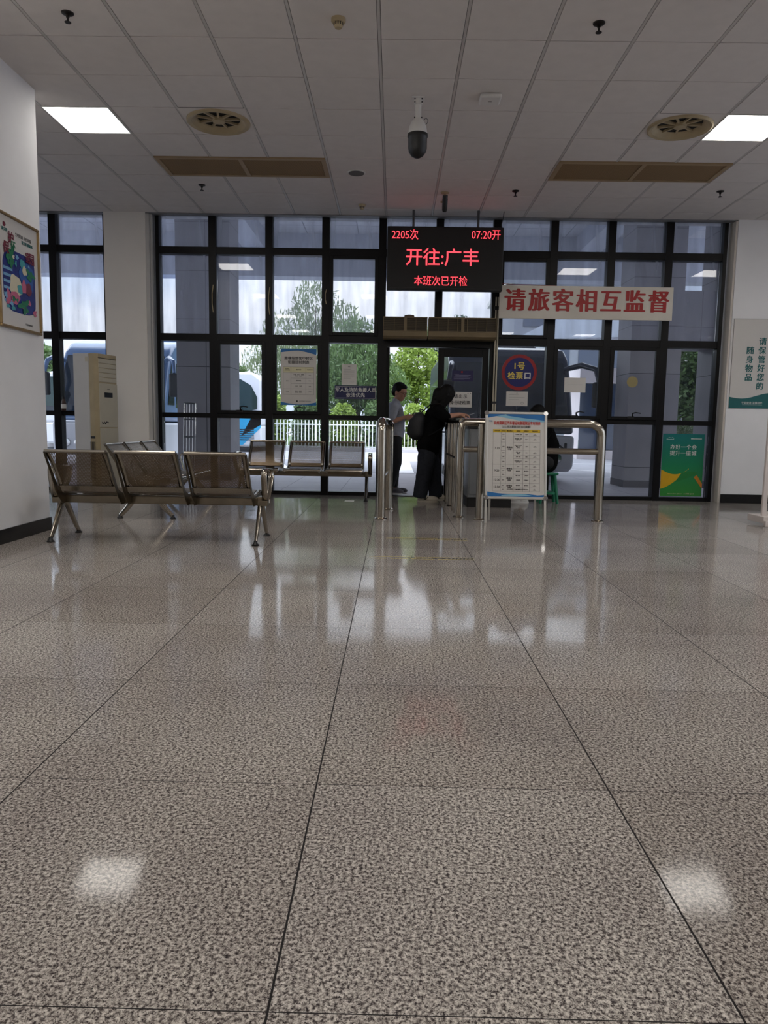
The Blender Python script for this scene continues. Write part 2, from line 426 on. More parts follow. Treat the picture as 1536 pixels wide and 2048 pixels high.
window(9, X[6], X[7], sash3=True); window(10, X[7], X[8], sash2=True); window(11, X[8], X[9], sash2=True); window(12, X[9], X[10])
# pale draught pulls fixed on three mullions
for x, z0, z1 in ((X[1], 2.47, 2.83), (X[2], 2.45, 2.81), (X[3], 2.6, 2.79)):
    p = MB().tube([(0, -.01, 0), (-.012, -.022, (z1-z0)*.3), (-.012, -.022, (z1-z0)*.7), (.002, -.01, z1-z0)], .011, 8, flat=(1, .6))
    o = p.build('pull_handle', IVORYD, None, smooth=True); o.location = (x+.012, FY, z0)
    k = {0: 'pale curved handle on the mullion left of the openable sash, beside pillar bay', 1: 'pale curved handle on the mullion between the two lower openable sashes', 2: 'short pale handle on the mullion left of the upper openable sash'}[(X[1], X[2], X[3]).index(x)]
    tag(o, k, 'handle', 'mullion handles')

# doorway: jambs, head, one leaf open, one closed
def doorway():
    f = MB().box((X[4], FY, 0), (-.115, FY+.14, 2.12)).box((1.29, FY, 0), (X[6], FY+.14, 2.12)).box((-.115, FY+.01, 2.05), (1.29, FY+.14, 2.12))
    f.box((-.115, FY+.04, 0), (1.29, FY+.12, .012))
    struct(f.build('trim_4', FRAME))
    def leaf(n, loc, rz, w, flip):
        o = thing('door_%d' % n, loc, None, None, rz); struct(o)
        a = .085; s = 1 if not flip else -1
        fr = MB()
        xs = sorted((0, s*a)); xe = sorted((s*(w-a), s*w)); xm = sorted((s*a, s*(w-a)))
        fr.box((xs[0], 0, .01), (xs[1], .045, 2.045)).box((xe[0], 0, .01), (xe[1], .045, 2.045))
        fr.box((xm[0], 0, .01), (xm[1], .045, .16)).box((xm[0], 0, 1.93), (xm[1], .045, 2.045))
        fr.build('leaf_frame', FRAME2, o, bevel=.003, seg=1)
        box('pane', (xm[0], .02, .16), (xm[1], .026, 1.93), GLASS, o)
        hx = s*(w-.04)
        MB().tube([(hx, -.0, .85), (hx, -.06, .85), (hx, -.06, 1.25), (hx, -.0, 1.25)], .012, 8).build('pull_bar', STEEL, o, smooth=True)
    leaf(1, (-.075, FY+.09, 0), math.radians(93), .66, False)
    leaf(2, (1.28, FY+.05, 0), 0, .69, True)
doorway()

# ------------------------------------------------------------------ ceiling fittings
LAMPM = mat('lamp_diffuser', (255, 255, 255), .5, emit=(255, 250, 243), es=LAMP)
names = {(-5, 2): 'lit square ceiling panel beside the left wall', (5, 2): 'lit square ceiling panel beside the right round vent'}
lp0 = None
for i, (a, b) in enumerate(LAMPS):
    cx, cy = GX+(a+.5)*GS, GY+(b+.5)*GS
    if cx < -9 or cx > 7.4: continue
    if lp0 is None:
        lp0 = thing('ceiling_light', (cx, cy, H-.006), names[(a, b)], 'ceiling light', group='square ceiling light panels')
        h = GS/2-.003; e = .012
        MB().box((-h, -h, 0), (h, -h+e, .03)).box((-h, h-e, 0), (h, h, .03)).box((-h, -h+e, 0), (-h+e, h-e, .03)).box((h-e, -h+e, 0), (h, h-e, .03)).build('frame', WPLASTIC, lp0)
        box('diffuser', (-h+e, -h+e, .004), (h-e, h-e, .012), LAMPM, lp0)
    else:
        copy_tree(lp0, (cx, cy, H-.006), label=names.get((a, b)) or 'lit square ceiling panel outside the picture, %s row, %s' % ({2: 'window', -3: 'overhead', -8: 'middle', -13: 'rear'}[b], {-13: 'in the left alcove', -5: 'near the left wall', -1: 'over the aisle', 5: 'right of the aisle', 9: 'near the right wall'}[a]))
def vent(i, j, label):
    cx, cy = GX+(i+.5)*GS, GY+(j+.5)*GS
    o = thing('round_vent', (cx, cy, H), label, 'vent', group='round ceiling vents'); h = GS/2-.003
    m = MB(); R0 = .255   # square plate with a round opening
    n = 48
    for k in range(n):
        a0, a1 = 2*PI*k/n, 2*PI*(k+1)/n
        def sq(a):
            c, s = math.cos(a), math.sin(a); q = h/max(abs(c), abs(s)); return (q*c, q*s, .0)
        m.quad((R0*math.cos(a0), R0*math.sin(a0), 0), (R0*math.cos(a1), R0*math.sin(a1), 0), sq(a1), sq(a0))
    m.build('plate', TILE, o)
    n0 = MB().lathe([(.272, -.016), (.285, -.012), (.287, 0), (.262, .003), (.262, -.006)], 48)
    ring = MB(); prof = [(.29, 0), (.288, -.014), (.274, -.022), (.245, -.014), (.205, .02), (.18, .05), (.172, .06)]
    for a in range(48):
        for q in range(len(prof)-1):
            (r0, z0), (r1, z1) = prof[q], prof[q+1]; t0, t1 = 2*PI*a/48, 2*PI*(a+1)/48
            P = lambda r, t, z: (r*math.cos(t), r*math.sin(t), z)
            ring.quad(P(r0, t0, z0), P(r0, t1, z0), P(r1, t1, z1), P(r1, t0, z1))
    ring.build('cone', IVORYD, o, smooth=True)
    MB().lathe([(.18, .1), (.18, .11)], 24).build('duct', VOID, o)
    MB().lathe([(.02, -.008), (.055, -.004), (.06, .02), (.05, .07)], 20).build('hub', IVORYD, o, smooth=True)
    for k in range(9):
        a = 2*PI*k/9
        mm = MB().box((.04, -.009, .012), (.195, .009, .03)); mm.xf(Matrix.Rotation(a, 4, 'Z')).build('blade', IVORYD, o)
for (i, j), l in zip(VENTS, ('round ivory ceiling vent nearer the left wall', 'round ivory ceiling vent beside the right light panel')): vent(i, j, l)
GRILLM = tile_mat('tan_filter_mesh', (150, 122, 84), (112, 90, 60), .012, .012, .002, .8, (0, 1), var=.06)
for (i, j, n), l in zip(GRILLE, ('long tan return air grille in the left of the ceiling', 'long tan return air grille in the right of the ceiling')):
    x0, y0 = GX+i*GS, GY+j*GS; w = n*GS
    o = thing('return_grille', (x0+w/2, y0+GS/2, H), l, 'vent', group='return air grilles')
    hw, hh = w/2-.01, GS/2-.01; e = .045
    f = MB().box((-hw, -hh, -.012), (hw, -hh+e, .01)).box((-hw, hh-e, -.012), (hw, hh, .01))
    for x in (-hw, -e/2, hw-e): f.box((x, -hh+e, -.012), (x+e, hh-e, .01))
    f.build('frame', mat('tan_frame', (158, 134, 100), .55), o)
    for s in (-1, 1):
        xa = sorted((s*(e/2+.004), s*(hw-e-.004)))
        box('filter_panel', (xa[0], -hh+e+.004, -.006), (xa[1], hh-e-.012, 0), GRILLM, o)
# sprinklers
SPR = mat('dark_metal', (40, 36, 34), .4, .6)
sl = ['dark ceiling sprinkler near the upper left corner', 'dark ceiling sprinkler in the upper right of the ceiling', 'small dark sprinkler below the left tan grille', 'small dark sprinkler left of the right tan grille, near the windows', 'small dark sprinkler at right above the last window bays']
sp0 = None
for (x, y), l in zip([(-2.277, 5.42), (1.355, 5.48), (-2.299, 9.09), (1.379, 9.16), (3.738, 9.08)], sl):
    if sp0: copy_tree(sp0, (x, y, H), label=l); continue
    sp0 = thing('sprinkler', (x, y, H), l, 'sprinkler', group='ceiling sprinklers')
    MB().lathe([(.042, 0), (.04, -.008), (.02, -.016)], 20).build('escutcheon', SPR, sp0, smooth=True)
    MB().lathe([(.012, -.01), (.012, -.03), (.007, -.035), (.007, -.06)], 12).build('body', SPR, sp0, smooth=True)
    MB().lathe([(.022, -.06), (.022, -.064)], 12).build('deflector', SPR, sp0)
for (x, y, r), l in zip([(-.43, 5.46, .05), (-.453, 9.79, .045)], ('ivory smoke detector at the top of the picture', 'small ivory smoke detector above the windows')):
    o = thing('smoke_detector', (x, y, H), l, 'smoke detector', group='smoke detectors')
    MB().lathe([(r, 0), (r, -.02), (r*.85, -.028)], 24).build('base', IVORYD, o, smooth=True)
    MB().lathe([(r*.62, -.025), (r*.62, -.05), (r*.45, -.062)], 24).build('sensor', IVORYD, o, smooth=True)
    f = MB()
    for k in range(12): f.box((r*.55, -.003, -.047), (r*.66, .003, -.028)); f.v[-8:] = [Matrix.Rotation(2*PI*k/12, 3, 'Z')@q for q in f.v[-8:]]
    f.build('slots', BLACK, o)
o = thing('ceiling_speaker', (-.463, 8.59, H), 'round grey speaker flush in the ceiling right of the tan grille', 'speaker')
MB().lathe([(.1, 0), (.1, -.008), (.09, -.01)], 28).build('rim', WPLASTIC, o, smooth=True)
MB().lathe([(.088, -.008), (.085, -.014)], 28).build('grille', mat('speaker_mesh', (90, 88, 86), .7), o, smooth=True)
o = thing('access_point', (.761, 6.66, H), 'white rounded square wireless unit on the ceiling', 'access point')
MB().box((-.09, -.09, -.035), (.09, .09, 0)).build('housing', WPLASTIC, o, bevel=.03, seg=4)
MB().cbox((0, -.0, -.037), (.03, .004, .002)).build('status_light', INKG, o)
def dome():
    o = thing('dome_camera', (.158, 6.69, H), 'white and black dome security camera hanging from a white pole', 'security camera')
    MB().box((-.055, -.04, -.012), (.055, .04, 0)).build('mounting_plate', WPLASTIC, o)
    MB().lathe([(.036, 0), (.036, -.055), (.026, -.06), (.027, -.15), (.036, -.155), (.036, -.19)], 20).build('pole', WPLASTIC, o, smooth=True)
    for x, z in ((-.03, -.02), (.03, -.02), (-.03, -.045), (.03, -.045), (-.03, -.17), (.03, -.17)):
        MB().lathe([(.005, -.005), (.005, .005)], 8, (x, -.034, z), 'Y').build('screw', BLACK, o)
    MB().lathe([(.03, -.165), (.05, -.185), (.072, -.23), (.083, -.29), (.085, -.3)], 32).build('shell', WPLASTIC, o, smooth=True)
    MB().lathe([(.087, -.295), (.088, -.315), (.08, -.325), (.08, -.41), (.072, -.44), (.05, -.47), (.02, -.487), (.005, -.49)], 32).build('lens_housing', BLACK, o, smooth=True)
    MB().tube([(.045, 0, -.185), (.06, -.01, -.17), (.075, -.01, -.17), (.085, -.01, -.185), (.08, -.01, -.205), (.065, -.01, -.22)], .002, 6).build('tether', BLACK, o)
dome()
def bullet():
    o = thing('bullet_camera', (.557, 9.26, H), 'small dark camera on a stem above the display board', 'security camera')
    MB().lathe([(.05, 0), (.048, -.01), (.012, -.016)], 20).build('mount', IVORYD, o, smooth=True)
    MB().tube([(0, 0, -.01), (0, 0, -.1), (-.02, .0, -.11), (-.05, 0, -.108)], .011, 10).build('stem', IVORYD, o, smooth=True)
    r = Matrix.Rotation(math.radians(-62), 4, 'X')
    MB().lathe([(.028, -.1), (.032, -.08), (.03, .04), (.022, .06)], 16, axis='Y').xf(Matrix.Translation((0, -.02, -.165))@r).build('body', BLACK, o, smooth=True)
    MB().lathe([(.03, -.09), (.03, -.125)], 16, axis='Y').xf(Matrix.Translation((0, -.02, -.165))@r).build('hood', BLACK, o, smooth=True)
bullet()

# ------------------------------------------------------------------ LED board, banner, air curtains
def led():
    x0, x1, z0, z1 = -.13, 1.37, 2.73, 3.53; xc = (x0+x1)/2; Y = 9.95
    o = thing('display_board', (xc, Y, z0), 'black electronic departure board with red lit characters hanging over the door', 'display board')
    w = (x1-x0)/2; h = z1-z0
    MB().box((-w, 0, 0), (w, .1, h)).build('housing', BLACK, o, bevel=.012)
    scr = tile_mat('led_matrix', (20, 18, 18), (11, 10, 10), .0105, .0105, .0022, .5, (0, 2), var=.15)
    box('screen', (-w+.03, -.004, .03), (w-.03, .002, h-.03), scr, o)
    R = mat('lit_red_diode', (255, 50, 60), .5, emit=(255, 66, 78), es=.8)
    y = -.008
    text('route_number', '2205次', .137, R, o, (-w+.055, y, h-.115), align='LEFT', bold=.0, sx=.86, space=.98)
    text('departure_time', '07:20开', .137, R, o, (w-.04, y, h-.105), align='RIGHT', bold=.0, sx=.86)
    text('destination', '开往:广丰', .232, R, o, (-.035, y, h*.5), bold=.006, sx=.98)
    text('status_line', '本班次已开检', .135, R, o, (-.05, y, .11), bold=.0, sx=.86)
    for x in (-.415, .42):
        MB().tube([(x, .05, h), (x, .05, H-z0)], .016, 10).build('hanging_rod', mat('grey_steel', (90, 92, 94), .4, .7), o, smooth=True)
    MB().tube([(w-.02, .06, h), (w-.03, .07, h+.05), (w-.01, .07, h+.12), (w, .07, H-z0)], .006, 6).build('cable', BLACK, o, smooth=True)
led()
def banner():
    o = thing('banner_sign', (2.52, 10.2, 2.425), 'long white board with seven large red characters above the right windows', 'sign')
    MB().box((-1.15, 0, 0), (1.15, .02, .43)).build('board', mat('glossy_white_board', (205, 198, 186), .22, var=.03), o, bevel=.002, seg=1)
    for i, ch in enumerate('请旅客相互监督'):
        text('character', ch, .31, RED, o, (-.94+i*.317, -.003, .22), bold=.032, depth=.002, sx=.92, boldz=.15)
    for x in (-1.04, -.3, .4, 1.1):
        box('bracket', (x, .02, .05), (x+.04, .16, .09), BLACK, o)
    MB().tube([(-1.14, .01, .45), (-.95, -.0, .438), (-.7, .0, .437), (-.4, .01, .432)], .005, 6).build('wire', mat('red_wire', (120, 40, 40), .6), o)
banner()
def air_curtain(x0, x1, label):
    z0, z1, y0, y1 = 2.135, 2.415, 10.12, 10.345; w = (x1-x0)/2
    o = thing('air_curtain', ((x0+x1)/2, y0, z0), label, 'air curtain', group='air curtains over the door'); h = z1-z0; d = y1-y0
    tan = mat('yellowed_plastic', (118, 102, 74), .5, var=.08)
    m = MB().prism([(.02, 0), (d, 0), (d, h), (0, h), (0, .1), (.01, .07)], 2*w-.008, 'X', -w+.004)
    # recessed front: body set back behind the grille
    body = MB().box((-w+.004, .035, 0), (w-.004, d, h)); body.build('body', tan, o, bevel=.004, seg=1)
    box('intake', (-w+.01, .03, .095), (w-.01, .036, h-.012), BLACK, o)
    MB().prism([(.036, .0), (.0, .03), (-.006, .085), (.036, .09)], 2*w-.008, 'X', -w+.004).build('outlet_nozzle', tan, o)
    fr = MB().box((-w+.004, 0, h-.014), (w-.004, .036, h)).box((-w+.004, 0, .088), (w-.004, .036, .1))
    n = max(2, int(2*w/.13)); 
    for k in range(n+1):
        x = -w+.004+(2*w-.02)*k/n; fr.box((x, 0, .1), (x+.006, .036, h-.014))
    fr.box((-.02, -.001, .1), (.02, .036, h-.014)); fr.build('grille_frame', tan, o)
    sl = MB()
    for k in range(13): z = .108+k*.0122; sl.box((-w+.01, .008, z), (w-.01, .015, z+.0026))
    sl.build('slats', tan, o)
    return o
air_curtain(-.17, .425, 'shorter yellowed air curtain left over the door')
air_curtain(.432, 1.345, 'longer yellowed air curtain right over the door')
o = MB().lathe([(.07, 0), (.065, .03), (.02, .04)], 16).build('cable_reel', mat('brown_tape', (100, 80, 60), .7), smooth=True); o.location = (.18, 10.22, 2.415)
tag(o, 'flat brown coil lying on top of the air curtain', 'cable')
o = thing('conduit', (1.36, 10.33, 0), 'thin beige cable conduits running down beside the door frame', 'conduit')
for dx in (-.012, .02): MB().tube([(dx, 0, 0), (dx, 0, 2.72)], .011, 8).build('pipe', IVORY, o, smooth=True)
MB().box((-.03, -.012, 1.3), (.03, .005, 1.33)).build('clip', BLACK, o); MB().box((-.03, -.012, 2.55), (.03, .005, 2.6)).build('clip', BLACK, o)

# ------------------------------------------------------------------ signs on the glass
def sheet(name, x0, x1, z0, z1, label, m=PAPER, y=10.446, cat='notice', th=.003):
    o = thing(name, ((x0+x1)/2, y, z0), label, cat)
    MB().box((-(x1-x0)/2, 0, 0), ((x1-x0)/2, th, z1-z0)).build('sheet', m, o)
    return o
def rect(o, name, x0, x1, z0, z1, m, y=-.001, th=.001): return box(name, (x0, y, z0), (x1, y+th, z1), m, o)
def wave(name, o, x0, x1, zb, pts, m, y=-.0015):
    """band between straight edge zb and a curved edge through pts (t, z)"""
    poly = [(x0, zb)]+[(x0+(x1-x0)*t, z) for t, z in pts]+[(x1, zb)]
    return MB().prism(poly, .001, 'Y', y).build(name, m, o)
def curve(z0, amp, ph, n=24, k=1): return [(i/n, z0+amp*math.sin(ph+k*PI*2*i/n)) for i in range(n+1)]

def priority():
    o = sheet('priority_sign', -.83, -.25, 1.335, 1.52, 'navy plate with two lines of pale characters on the window left of the door', NAVY, cat='sign', th=.008)
    b = MB(); w = .275
    for a in ((-w, .012, w, .015), (-w, .17, w, .173), (-w, .012, -w+.003, .173), (w-.003, .012, w, .173)): b.box((a[0], -.001, a[1]), (a[2], 0, a[3]))
    b.build('border', WINK, o)
    text('lettering', '军人及消防救援人员', .063, WINK, o, (0, -.002, .122), bold=.012)
    text('lettering', '依法优先', .063, WINK, o, (0, -.002, .052), bold=.012, space=1.12)
priority()
def notice_small(x0, x1, z0, z1, label, head='通知', lines=9, stamp=False, foot=True):
    o = sheet('paper_notice', x0, x1, z0, z1, label); w, h = x1-x0, z1-z0
    text('heading', head, h*.06, INK, o, (0, -.001, h*.88))
    m = MB()
    for k in range(lines):
        zz = h*(.76-.06*k*(9/lines)*.9); e = w*(.36 if k not in (0, lines-1) else .1); m.box((-w*.38, -.001, zz), (e, -.0002, zz+.0022))
    if foot: m.box((w*.05, -.001, h*.16), (w*.35, -.0002, h*.163)).box((w*.05, -.001, h*.11), (w*.35, -.0002, h*.113))
    m.build('text_lines', INKG, o)
    if stamp:
        MB().lathe([(h*.09, -.0008), (h*.09, 0)], 20, (w*.25, 0, h*.2), 'Y').build('stamp', INKG, o)
        MB().lathe([(h*.07, -.0012), (h*.07, 0)], 20, (w*.25, 0, h*.2), 'Y').build('stamp_centre', PAPER, o)
    return o
notice_small(-.735, -.53, 1.525, 1.81, 'white printed paper on the glass above the navy plate')
notice_small(1.543, 1.84, 1.277, 1.475, 'white paper notice below the round blue sign', '告示', 3, True, False)
o = sheet('blank_notice', 2.32, 2.612, 1.47, 1.67, 'nearly blank white paper on the sash glass right of the round sign', y=10.376)
MB().box((-.1, -.0006, .11), (.11, 0, .112)).build('faint_line', mat('faint_ink', (190, 188, 184), .6), o)
def schedule():
    x0, x1, z0, z1 = -1.565, -1.077, 1.237, 2.0; w, h = (x1-x0)/2, z1-z0
    o = sheet('timetable_poster', x0, x1, z0, z1, 'white timetable poster with blue waves on the sash glass left of the door', PAPERG, y=FY+.005, cat='poster')
    wave('blue_wave', o, -w, w, h, [(t/20, h-.05+.025*math.sin(t/20*PI)-.03*max(0, t/20-.5)*2) for t in range(21)], BLUE)
    wave('blue_wave', o, -w, w, 0, [(t/20, .045-.05*math.sin(t/20*PI*.9)*.8+.01*t/20) for t in range(21)], BLUE)
    text('title', '周巷站旅客中转区', .048, INK, o, (0, -.002, h-.13), bold=.012, space=1.05)
    text('title', '衔接班时刻表', .048, INK, o, (0, -.002, h-.185), bold=.012, space=1.05)
    rect(o, 'table_header', -w+.035, w-.035, h-.32, h-.245, CREAMP)
    g = MB(); xs = [-w+.035, -.105, .1, w-.035]; top = h-.245; rows = [0, .075, .15, .225, .295, .375]
    for x in xs: g.box((x-.001, -.002, top-rows[-1]), (x+.001, -.001, top))
    for i, r in enumerate(rows):
        g.box((xs[0] if i not in (2, 3) else xs[1], -.002, top-r-.001), (xs[3], -.001, top-r+.001))
    g.build('table_lines', INKG, o)
    def tx(s, x, z, sz=.019): text('entry', s, sz, INK, o, (x, -.002, z))
    tx('周巷站\n发车时间', -.155, top-.035, .018); tx('途经站点', 0, top-.037); tx('抵达时间', .155, top-.037)
    tx('8:20', -.155, top-.19); tx('13:00', -.155, top-.335)
    for r, a, b in ((.112, '平湖、嘉兴、嘉善\n吴江、昆山', '9:00'), (.187, '浦东机场', '9:10'), (.26, '苏州、无锡', '9:00'), (.335, '嘉兴、嘉善\n吴江、昆山', '14:20')):
        tx(a, 0, top-r, .018); tx(b, .155, top-r, .018)
    text('footer', '杭州湾新区汽车客运站', .016, INK, o, (.09, -.002, .055))
    rect(o, 'logo', -.03, -.01, .045, .065, INK, -.002)
schedule()
def gate_disc():
    o = thing('round_sign', (1.71, 10.444, 1.495), 'round blue sign with red rim and yellow characters on the window right of the door', 'sign')
    MB().lathe([(.243, -.002), (.243, .004)], 64, (0, 0, .24), 'Y').build('rim', mat('red_rim', (156, 14, 24), .4), o)
    MB().lathe([(.2, -.004), (.2, .002)], 64, (0, 0, .24), 'Y').build('disc', mat('cobalt_disc', (8, 20, 100), .4), o)
    yl = mat('pale_yellow_letter', (232, 206, 96), .5)
    text('lettering', '1号', .112, yl, o, (-.005, -.006, .32), bold=.02)
    text('lettering', '检票', .105, yl, o, (-.052, -.006, .188), bold=.02, space=1.1)
    text('lettering', '口', .105, WINK, o, (.115, -.006, .188), bold=.02)
gate_disc()
o = sheet('blue_notice', .785, 1.075, 1.6, 1.745, 'small dark blue notice with white lines on the closed door leaf', mat('indigo_print', (22, 20, 74), .35), y=10.405)
MB().lathe([(.014, -.001), (.014, .001)], 16, (-.01, 0, .125), 'Y').build('emblem', RED, o)
m = MB()
for k, (a, b) in enumerate(((-.12, -.05), (-.1, .11), (-.12, .08), (-.1, .12), (-.12, .1), (-.12, .02))): m.box((a, -.001, .095-.014*k), (b, 0, .0985-.014*k))
m.build('text_lines', mat('pale_ink', (150, 150, 180), .6), o)
o = sheet('id_notice', .755, 1.065, 1.245, 1.455, 'white paper with two lines of black characters taped on the door leaf beside the woman', y=10.405)
text('lettering', '请出示', .056, INK, o, (0, -.001, .145), bold=.01, space=1.28); text('lettering', '身份证检票', .056, INK, o, (-.005, -.001, .06), bold=.012)
for x in (.1, .135): MB().lathe([(.006, -.002), (.006, 0)], 8, (x, 0, .19), 'Y').build('pin', BLACK, o)
o = MB().lathe([(.075, -.001), (.075, .001)], 32, axis='Y').build('round_sticker', mat('faded_yellow_sticker', (150, 136, 90), .5)); o.location = (3.245, 10.375, 1.625)
tag(o, 'faded round yellow sticker on the window sash', 'sticker')
def green_poster():
    x0, x1, z0, z1 = 3.725, 4.3, .065, .93; w, h = (x1-x0)/2, z1-z0
    o = thing('green_poster', ((x0+x1)/2, FY+.06, z0), 'green and yellow poster standing low in the last window bay', 'poster')
    m = mat('green_print', (14, 122, 90), .35); t = m.node_tree; b = bs(m)
    # printed vertical gradient teal to grass green
    tc = t.nodes.new('ShaderNodeTexCoord'); sp = t.nodes.new('ShaderNodeSeparateXYZ'); t.links.new(tc.outputs['Object'], sp.inputs[0])
    cr = t.nodes.new('ShaderNodeValToRGB'); e = cr.color_ramp.elements
    e[0].color = lin(52, 142, 52); e[1].color = lin(6, 112, 112); k = e.new(.5); k.color = lin(14, 128, 84)
    t.links.new(math_node(t, 'DIVIDE', sp.outputs[2], h), cr.inputs[0]); t.links.new(cr.outputs[0], b.inputs['Base Color'])
    MB().box((-w, 0, 0), (w, .006, h)).build('sheet', m, o)
    yl = mat('golden_print', (216, 168, 22), .4); og = mat('orange_print', (204, 128, 36), .4); dg = mat('leaf_green_print', (34, 126, 60), .4)
    MB().prism([(-w, .1)]+[(-w+2*w*.66*i/16, .1+.02*i/16+.27*(i/16)**1.5) for i in range(17)]+[(-w+2*w*.66*(1-i/16), .39-.02*(i/16)-.075*math.sin(PI*(1-i/16)*.95)) for i in range(17)], .001, 'Y', -.0015).build('golden_hill', yl, o)
    MB().prism([(-w+.2+.3*i/12, .2+.12*(i/12)**1.3) for i in range(13)]+[(w-.07-.22*i/12, .33+.02*math.sin(i/12*PI)) for i in range(13)], .001, 'Y', -.0025).build('green_hill', dg, o)
    MB().prism([(w-.12, .27), (w-.08, .3), (w, .18), (w, .11)], .001, 'Y', -.0035).build('orange_ribbon', og, o)
    for k, s in enumerate(('办好一个会', '提升一座城')): text('slogan', s, .072, WINK, o, (0, -.003, h-.185-.085*k), bold=.004, space=1.06)
    text('footer', 'Heart to Heart, @Future   心心相融 @未来', .02, CREAMP, o, (0, -.004, .035))
    MB().tube([(-w+.05, -.003, h-.07), (-w+.09, -.003, h-.045), (-w+.11, -.003, h-.06), (-w+.13, -.003, h-.045), (-w+.15, -.003, h-.068)], .0015, 5).build('emblem', WINK, o)
    rect(o, 'caption_line', -w+.05, -w+.15, h-.078, h-.074, WINK, -.003); rect(o, 'caption_line', w-.19, w-.04, h-.068, h-.06, WINK, -.003)
green_poster()
def wall_poster():
    x0, x1, z0, z1 = 4.515, 5.13, 1.29, 2.47; w, h = (x1-x0)/2, z1-z0
    o = thing('wall_poster', ((x0+x1)/2, 10.238, z0), 'tall white poster with teal vertical characters on the right wall', 'poster')
    MB().box((-w, 0, 0), (w, .012, h)).build('board', PAPERG, o)
    b = MB()
    for a in ((-w, 0, -w+.003, h), (-w, h-.003, w, h)): b.box((a[0], -.001, a[1]), (a[2], 0, a[3]))
    b.build('border', INKG, o)
    wave('teal_wave', o, -w, w, .0, [(t/20, .15-.03*math.sin(t/20*PI*1.7)+.03*t/20) for t in range(21)], TEAL)
    text('footer', '平安旅途 温馨陪伴', .034, WINK, o, (0, -.003, .07))
    rect(o, 'footer_line', -.13, .14, .045, .047, WINK, -.003)
    for i, ch in enumerate('请保管好您的'): text('character', ch, .105, TEAL, o, (.09, -.002, h-.3-i*.118), bold=.02)
    for i, ch in enumerate('随身物品'): text('character', ch, .105, TEAL, o, (-.07, -.002, h-.42-i*.118), bold=.02)
    for i, ch in enumerate('温馨提示'): text('character', ch, .058, TEAL, o, (.215, -.002, h-.1-i*.07), bold=.012)
wall_poster()
def art_poster():
    y0, y1, z0, z1 = 5.86, 6.535, 1.70, 2.58
    o = thing('framed_poster', (-3.08, (y0+y1)/2, z0), 'colourful blue illustrated poster in a gilt frame on the left wall', 'poster', rz=PI/2)
    w, h = (y1-y0)/2, z1-z0   # local x runs along the wall, local -y faces the hall
    gold = mat('gilt_frame', (150, 124, 84), .35, .6, var=.15, scale=20); e = .022
    MB().box((-w, -.035, 0), (w, 0, e)).box((-w, -.035, h-e), (w, 0, h)).box((-w, -.035, e), (-w+e, 0, h-e)).box((w-e, -.035, e), (w, 0, h-e)).build('frame', gold, o, bevel=.006)
    MB().box((-w+e, -.02, e), (w-e, 0, h-e)).build('print', PAPERG, o)
    y = -.0205
    def blob(name, cx, cz, rx, rz, m, n=28, rot=0, wob=.15, k=0, sq=1.0):
        ph = random.uniform(0, 6); pts = []
        for i in range(n):
            a = 2*PI*i/n; r = 1+wob*math.sin(3*a+ph)*.5+wob*math.sin(5*a+ph*2)*.5
            c, s = math.cos(a), math.sin(a); c = math.copysign(abs(c)**sq, c); s = math.copysign(abs(s)**sq, s)
            u, v = rx*r*c, rz*r*s
            pts.append((cx+u*math.cos(rot)-v*math.sin(rot), cz+u*math.sin(rot)+v*math.cos(rot)))
        MB().prism(pts, .0008, 'Y', y-.0006*k).build(name, m, o)
    db = mat('deep_blue_print', (20, 36, 112), .4, var=.3, scale=14); sb = mat('sky_blue_print', (112, 160, 196), .4)
    bl = mat('mid_blue_print', (36, 84, 150), .4); pk = mat('pink_print', (186, 92, 120), .4); gr = mat('green_ink', (20, 110, 70), .4, var=.3, scale=30)
    cr = mat('cream_shape', (204, 196, 168), .4); dr = mat('dark_red_print', (110, 28, 48), .4); tl = mat('aqua_print', (64, 150, 156), .4)
    blob('blue_field', 0, .38, w*.78, .24, db, sq=.45, wob=.03)
    for k in range(6): MB().box((-w*.77, y-.0015, .2+.05*k), (-w*.35, y-.0005, .222+.05*k)).build('stripe', sb, o)
    blob('blue_shape', .12, .44, .12, .12, bl, k=2); blob('cream_shape', -.07, .34, .1, .09, cr, k=3); blob('aqua_shape', -.0, .33, .05, .035, tl, k=4)
    blob('pink_shape', -.09, .25, .07, .05, pk, k=5); blob('pink_shape', .06, .36, .035, .055, pk, k=5); blob('red_shape', .13, .35, .06, .05, dr, k=4)
    blob('pink_shape', -.2, .24, .04, .06, pk, k=5); blob('aqua_shape', .05, .54, .045, .035, tl, k=4); blob('cream_shape', .08, .49, .04, .035, cr, k=5)
    for q in range(16): blob('flower_shape', random.uniform(-w*.7, w*.7), random.choice((random.uniform(.16, .26), random.uniform(.5, .6))), random.uniform(.014, .032), random.uniform(.012, .028), random.choice((pk, tl, gr, sb, cr, dr)), k=6, n=14, wob=.4)
    blob('leaf_cluster', .05, .2, .07, .05, gr, k=7, wob=.7); blob('leaf_cluster', -.14, .56, .05, .07, gr, k=7, wob=.7); blob('leaf_cluster', .17, .47, .06, .04, gr, k=7, wob=.6)
    for ch, x, z, s, m in (('保', -.21, .61, .1, dr), ('护', -.13, .7, .095, dr), ('环', -.1, .645, .08, gr), ('家', .14, .6, .09, dr), ('园', .2, .6, .1, dr)):
        text('character', ch, s, m, o, (x, y-.006, z), bold=.02)
    text('caption', '文明健康 绿色环保', .032, INKG, o, (.08, y-.001, h-.13)); text('caption', '讲文明 树新风', .03, TEAL, o, (.14, y-.001, h-.17), bold=.02)
    text('caption', '宁波杭州湾新区', .018, INKG, o, (.13, y-.001, .06)); blob('emblem', -.22, h-.09, .022, .018, dr, k=2); text('caption', '讲文明', .03, TEAL, o, (-.22, y-.001, h-.13), bold=.02)
art_poster()

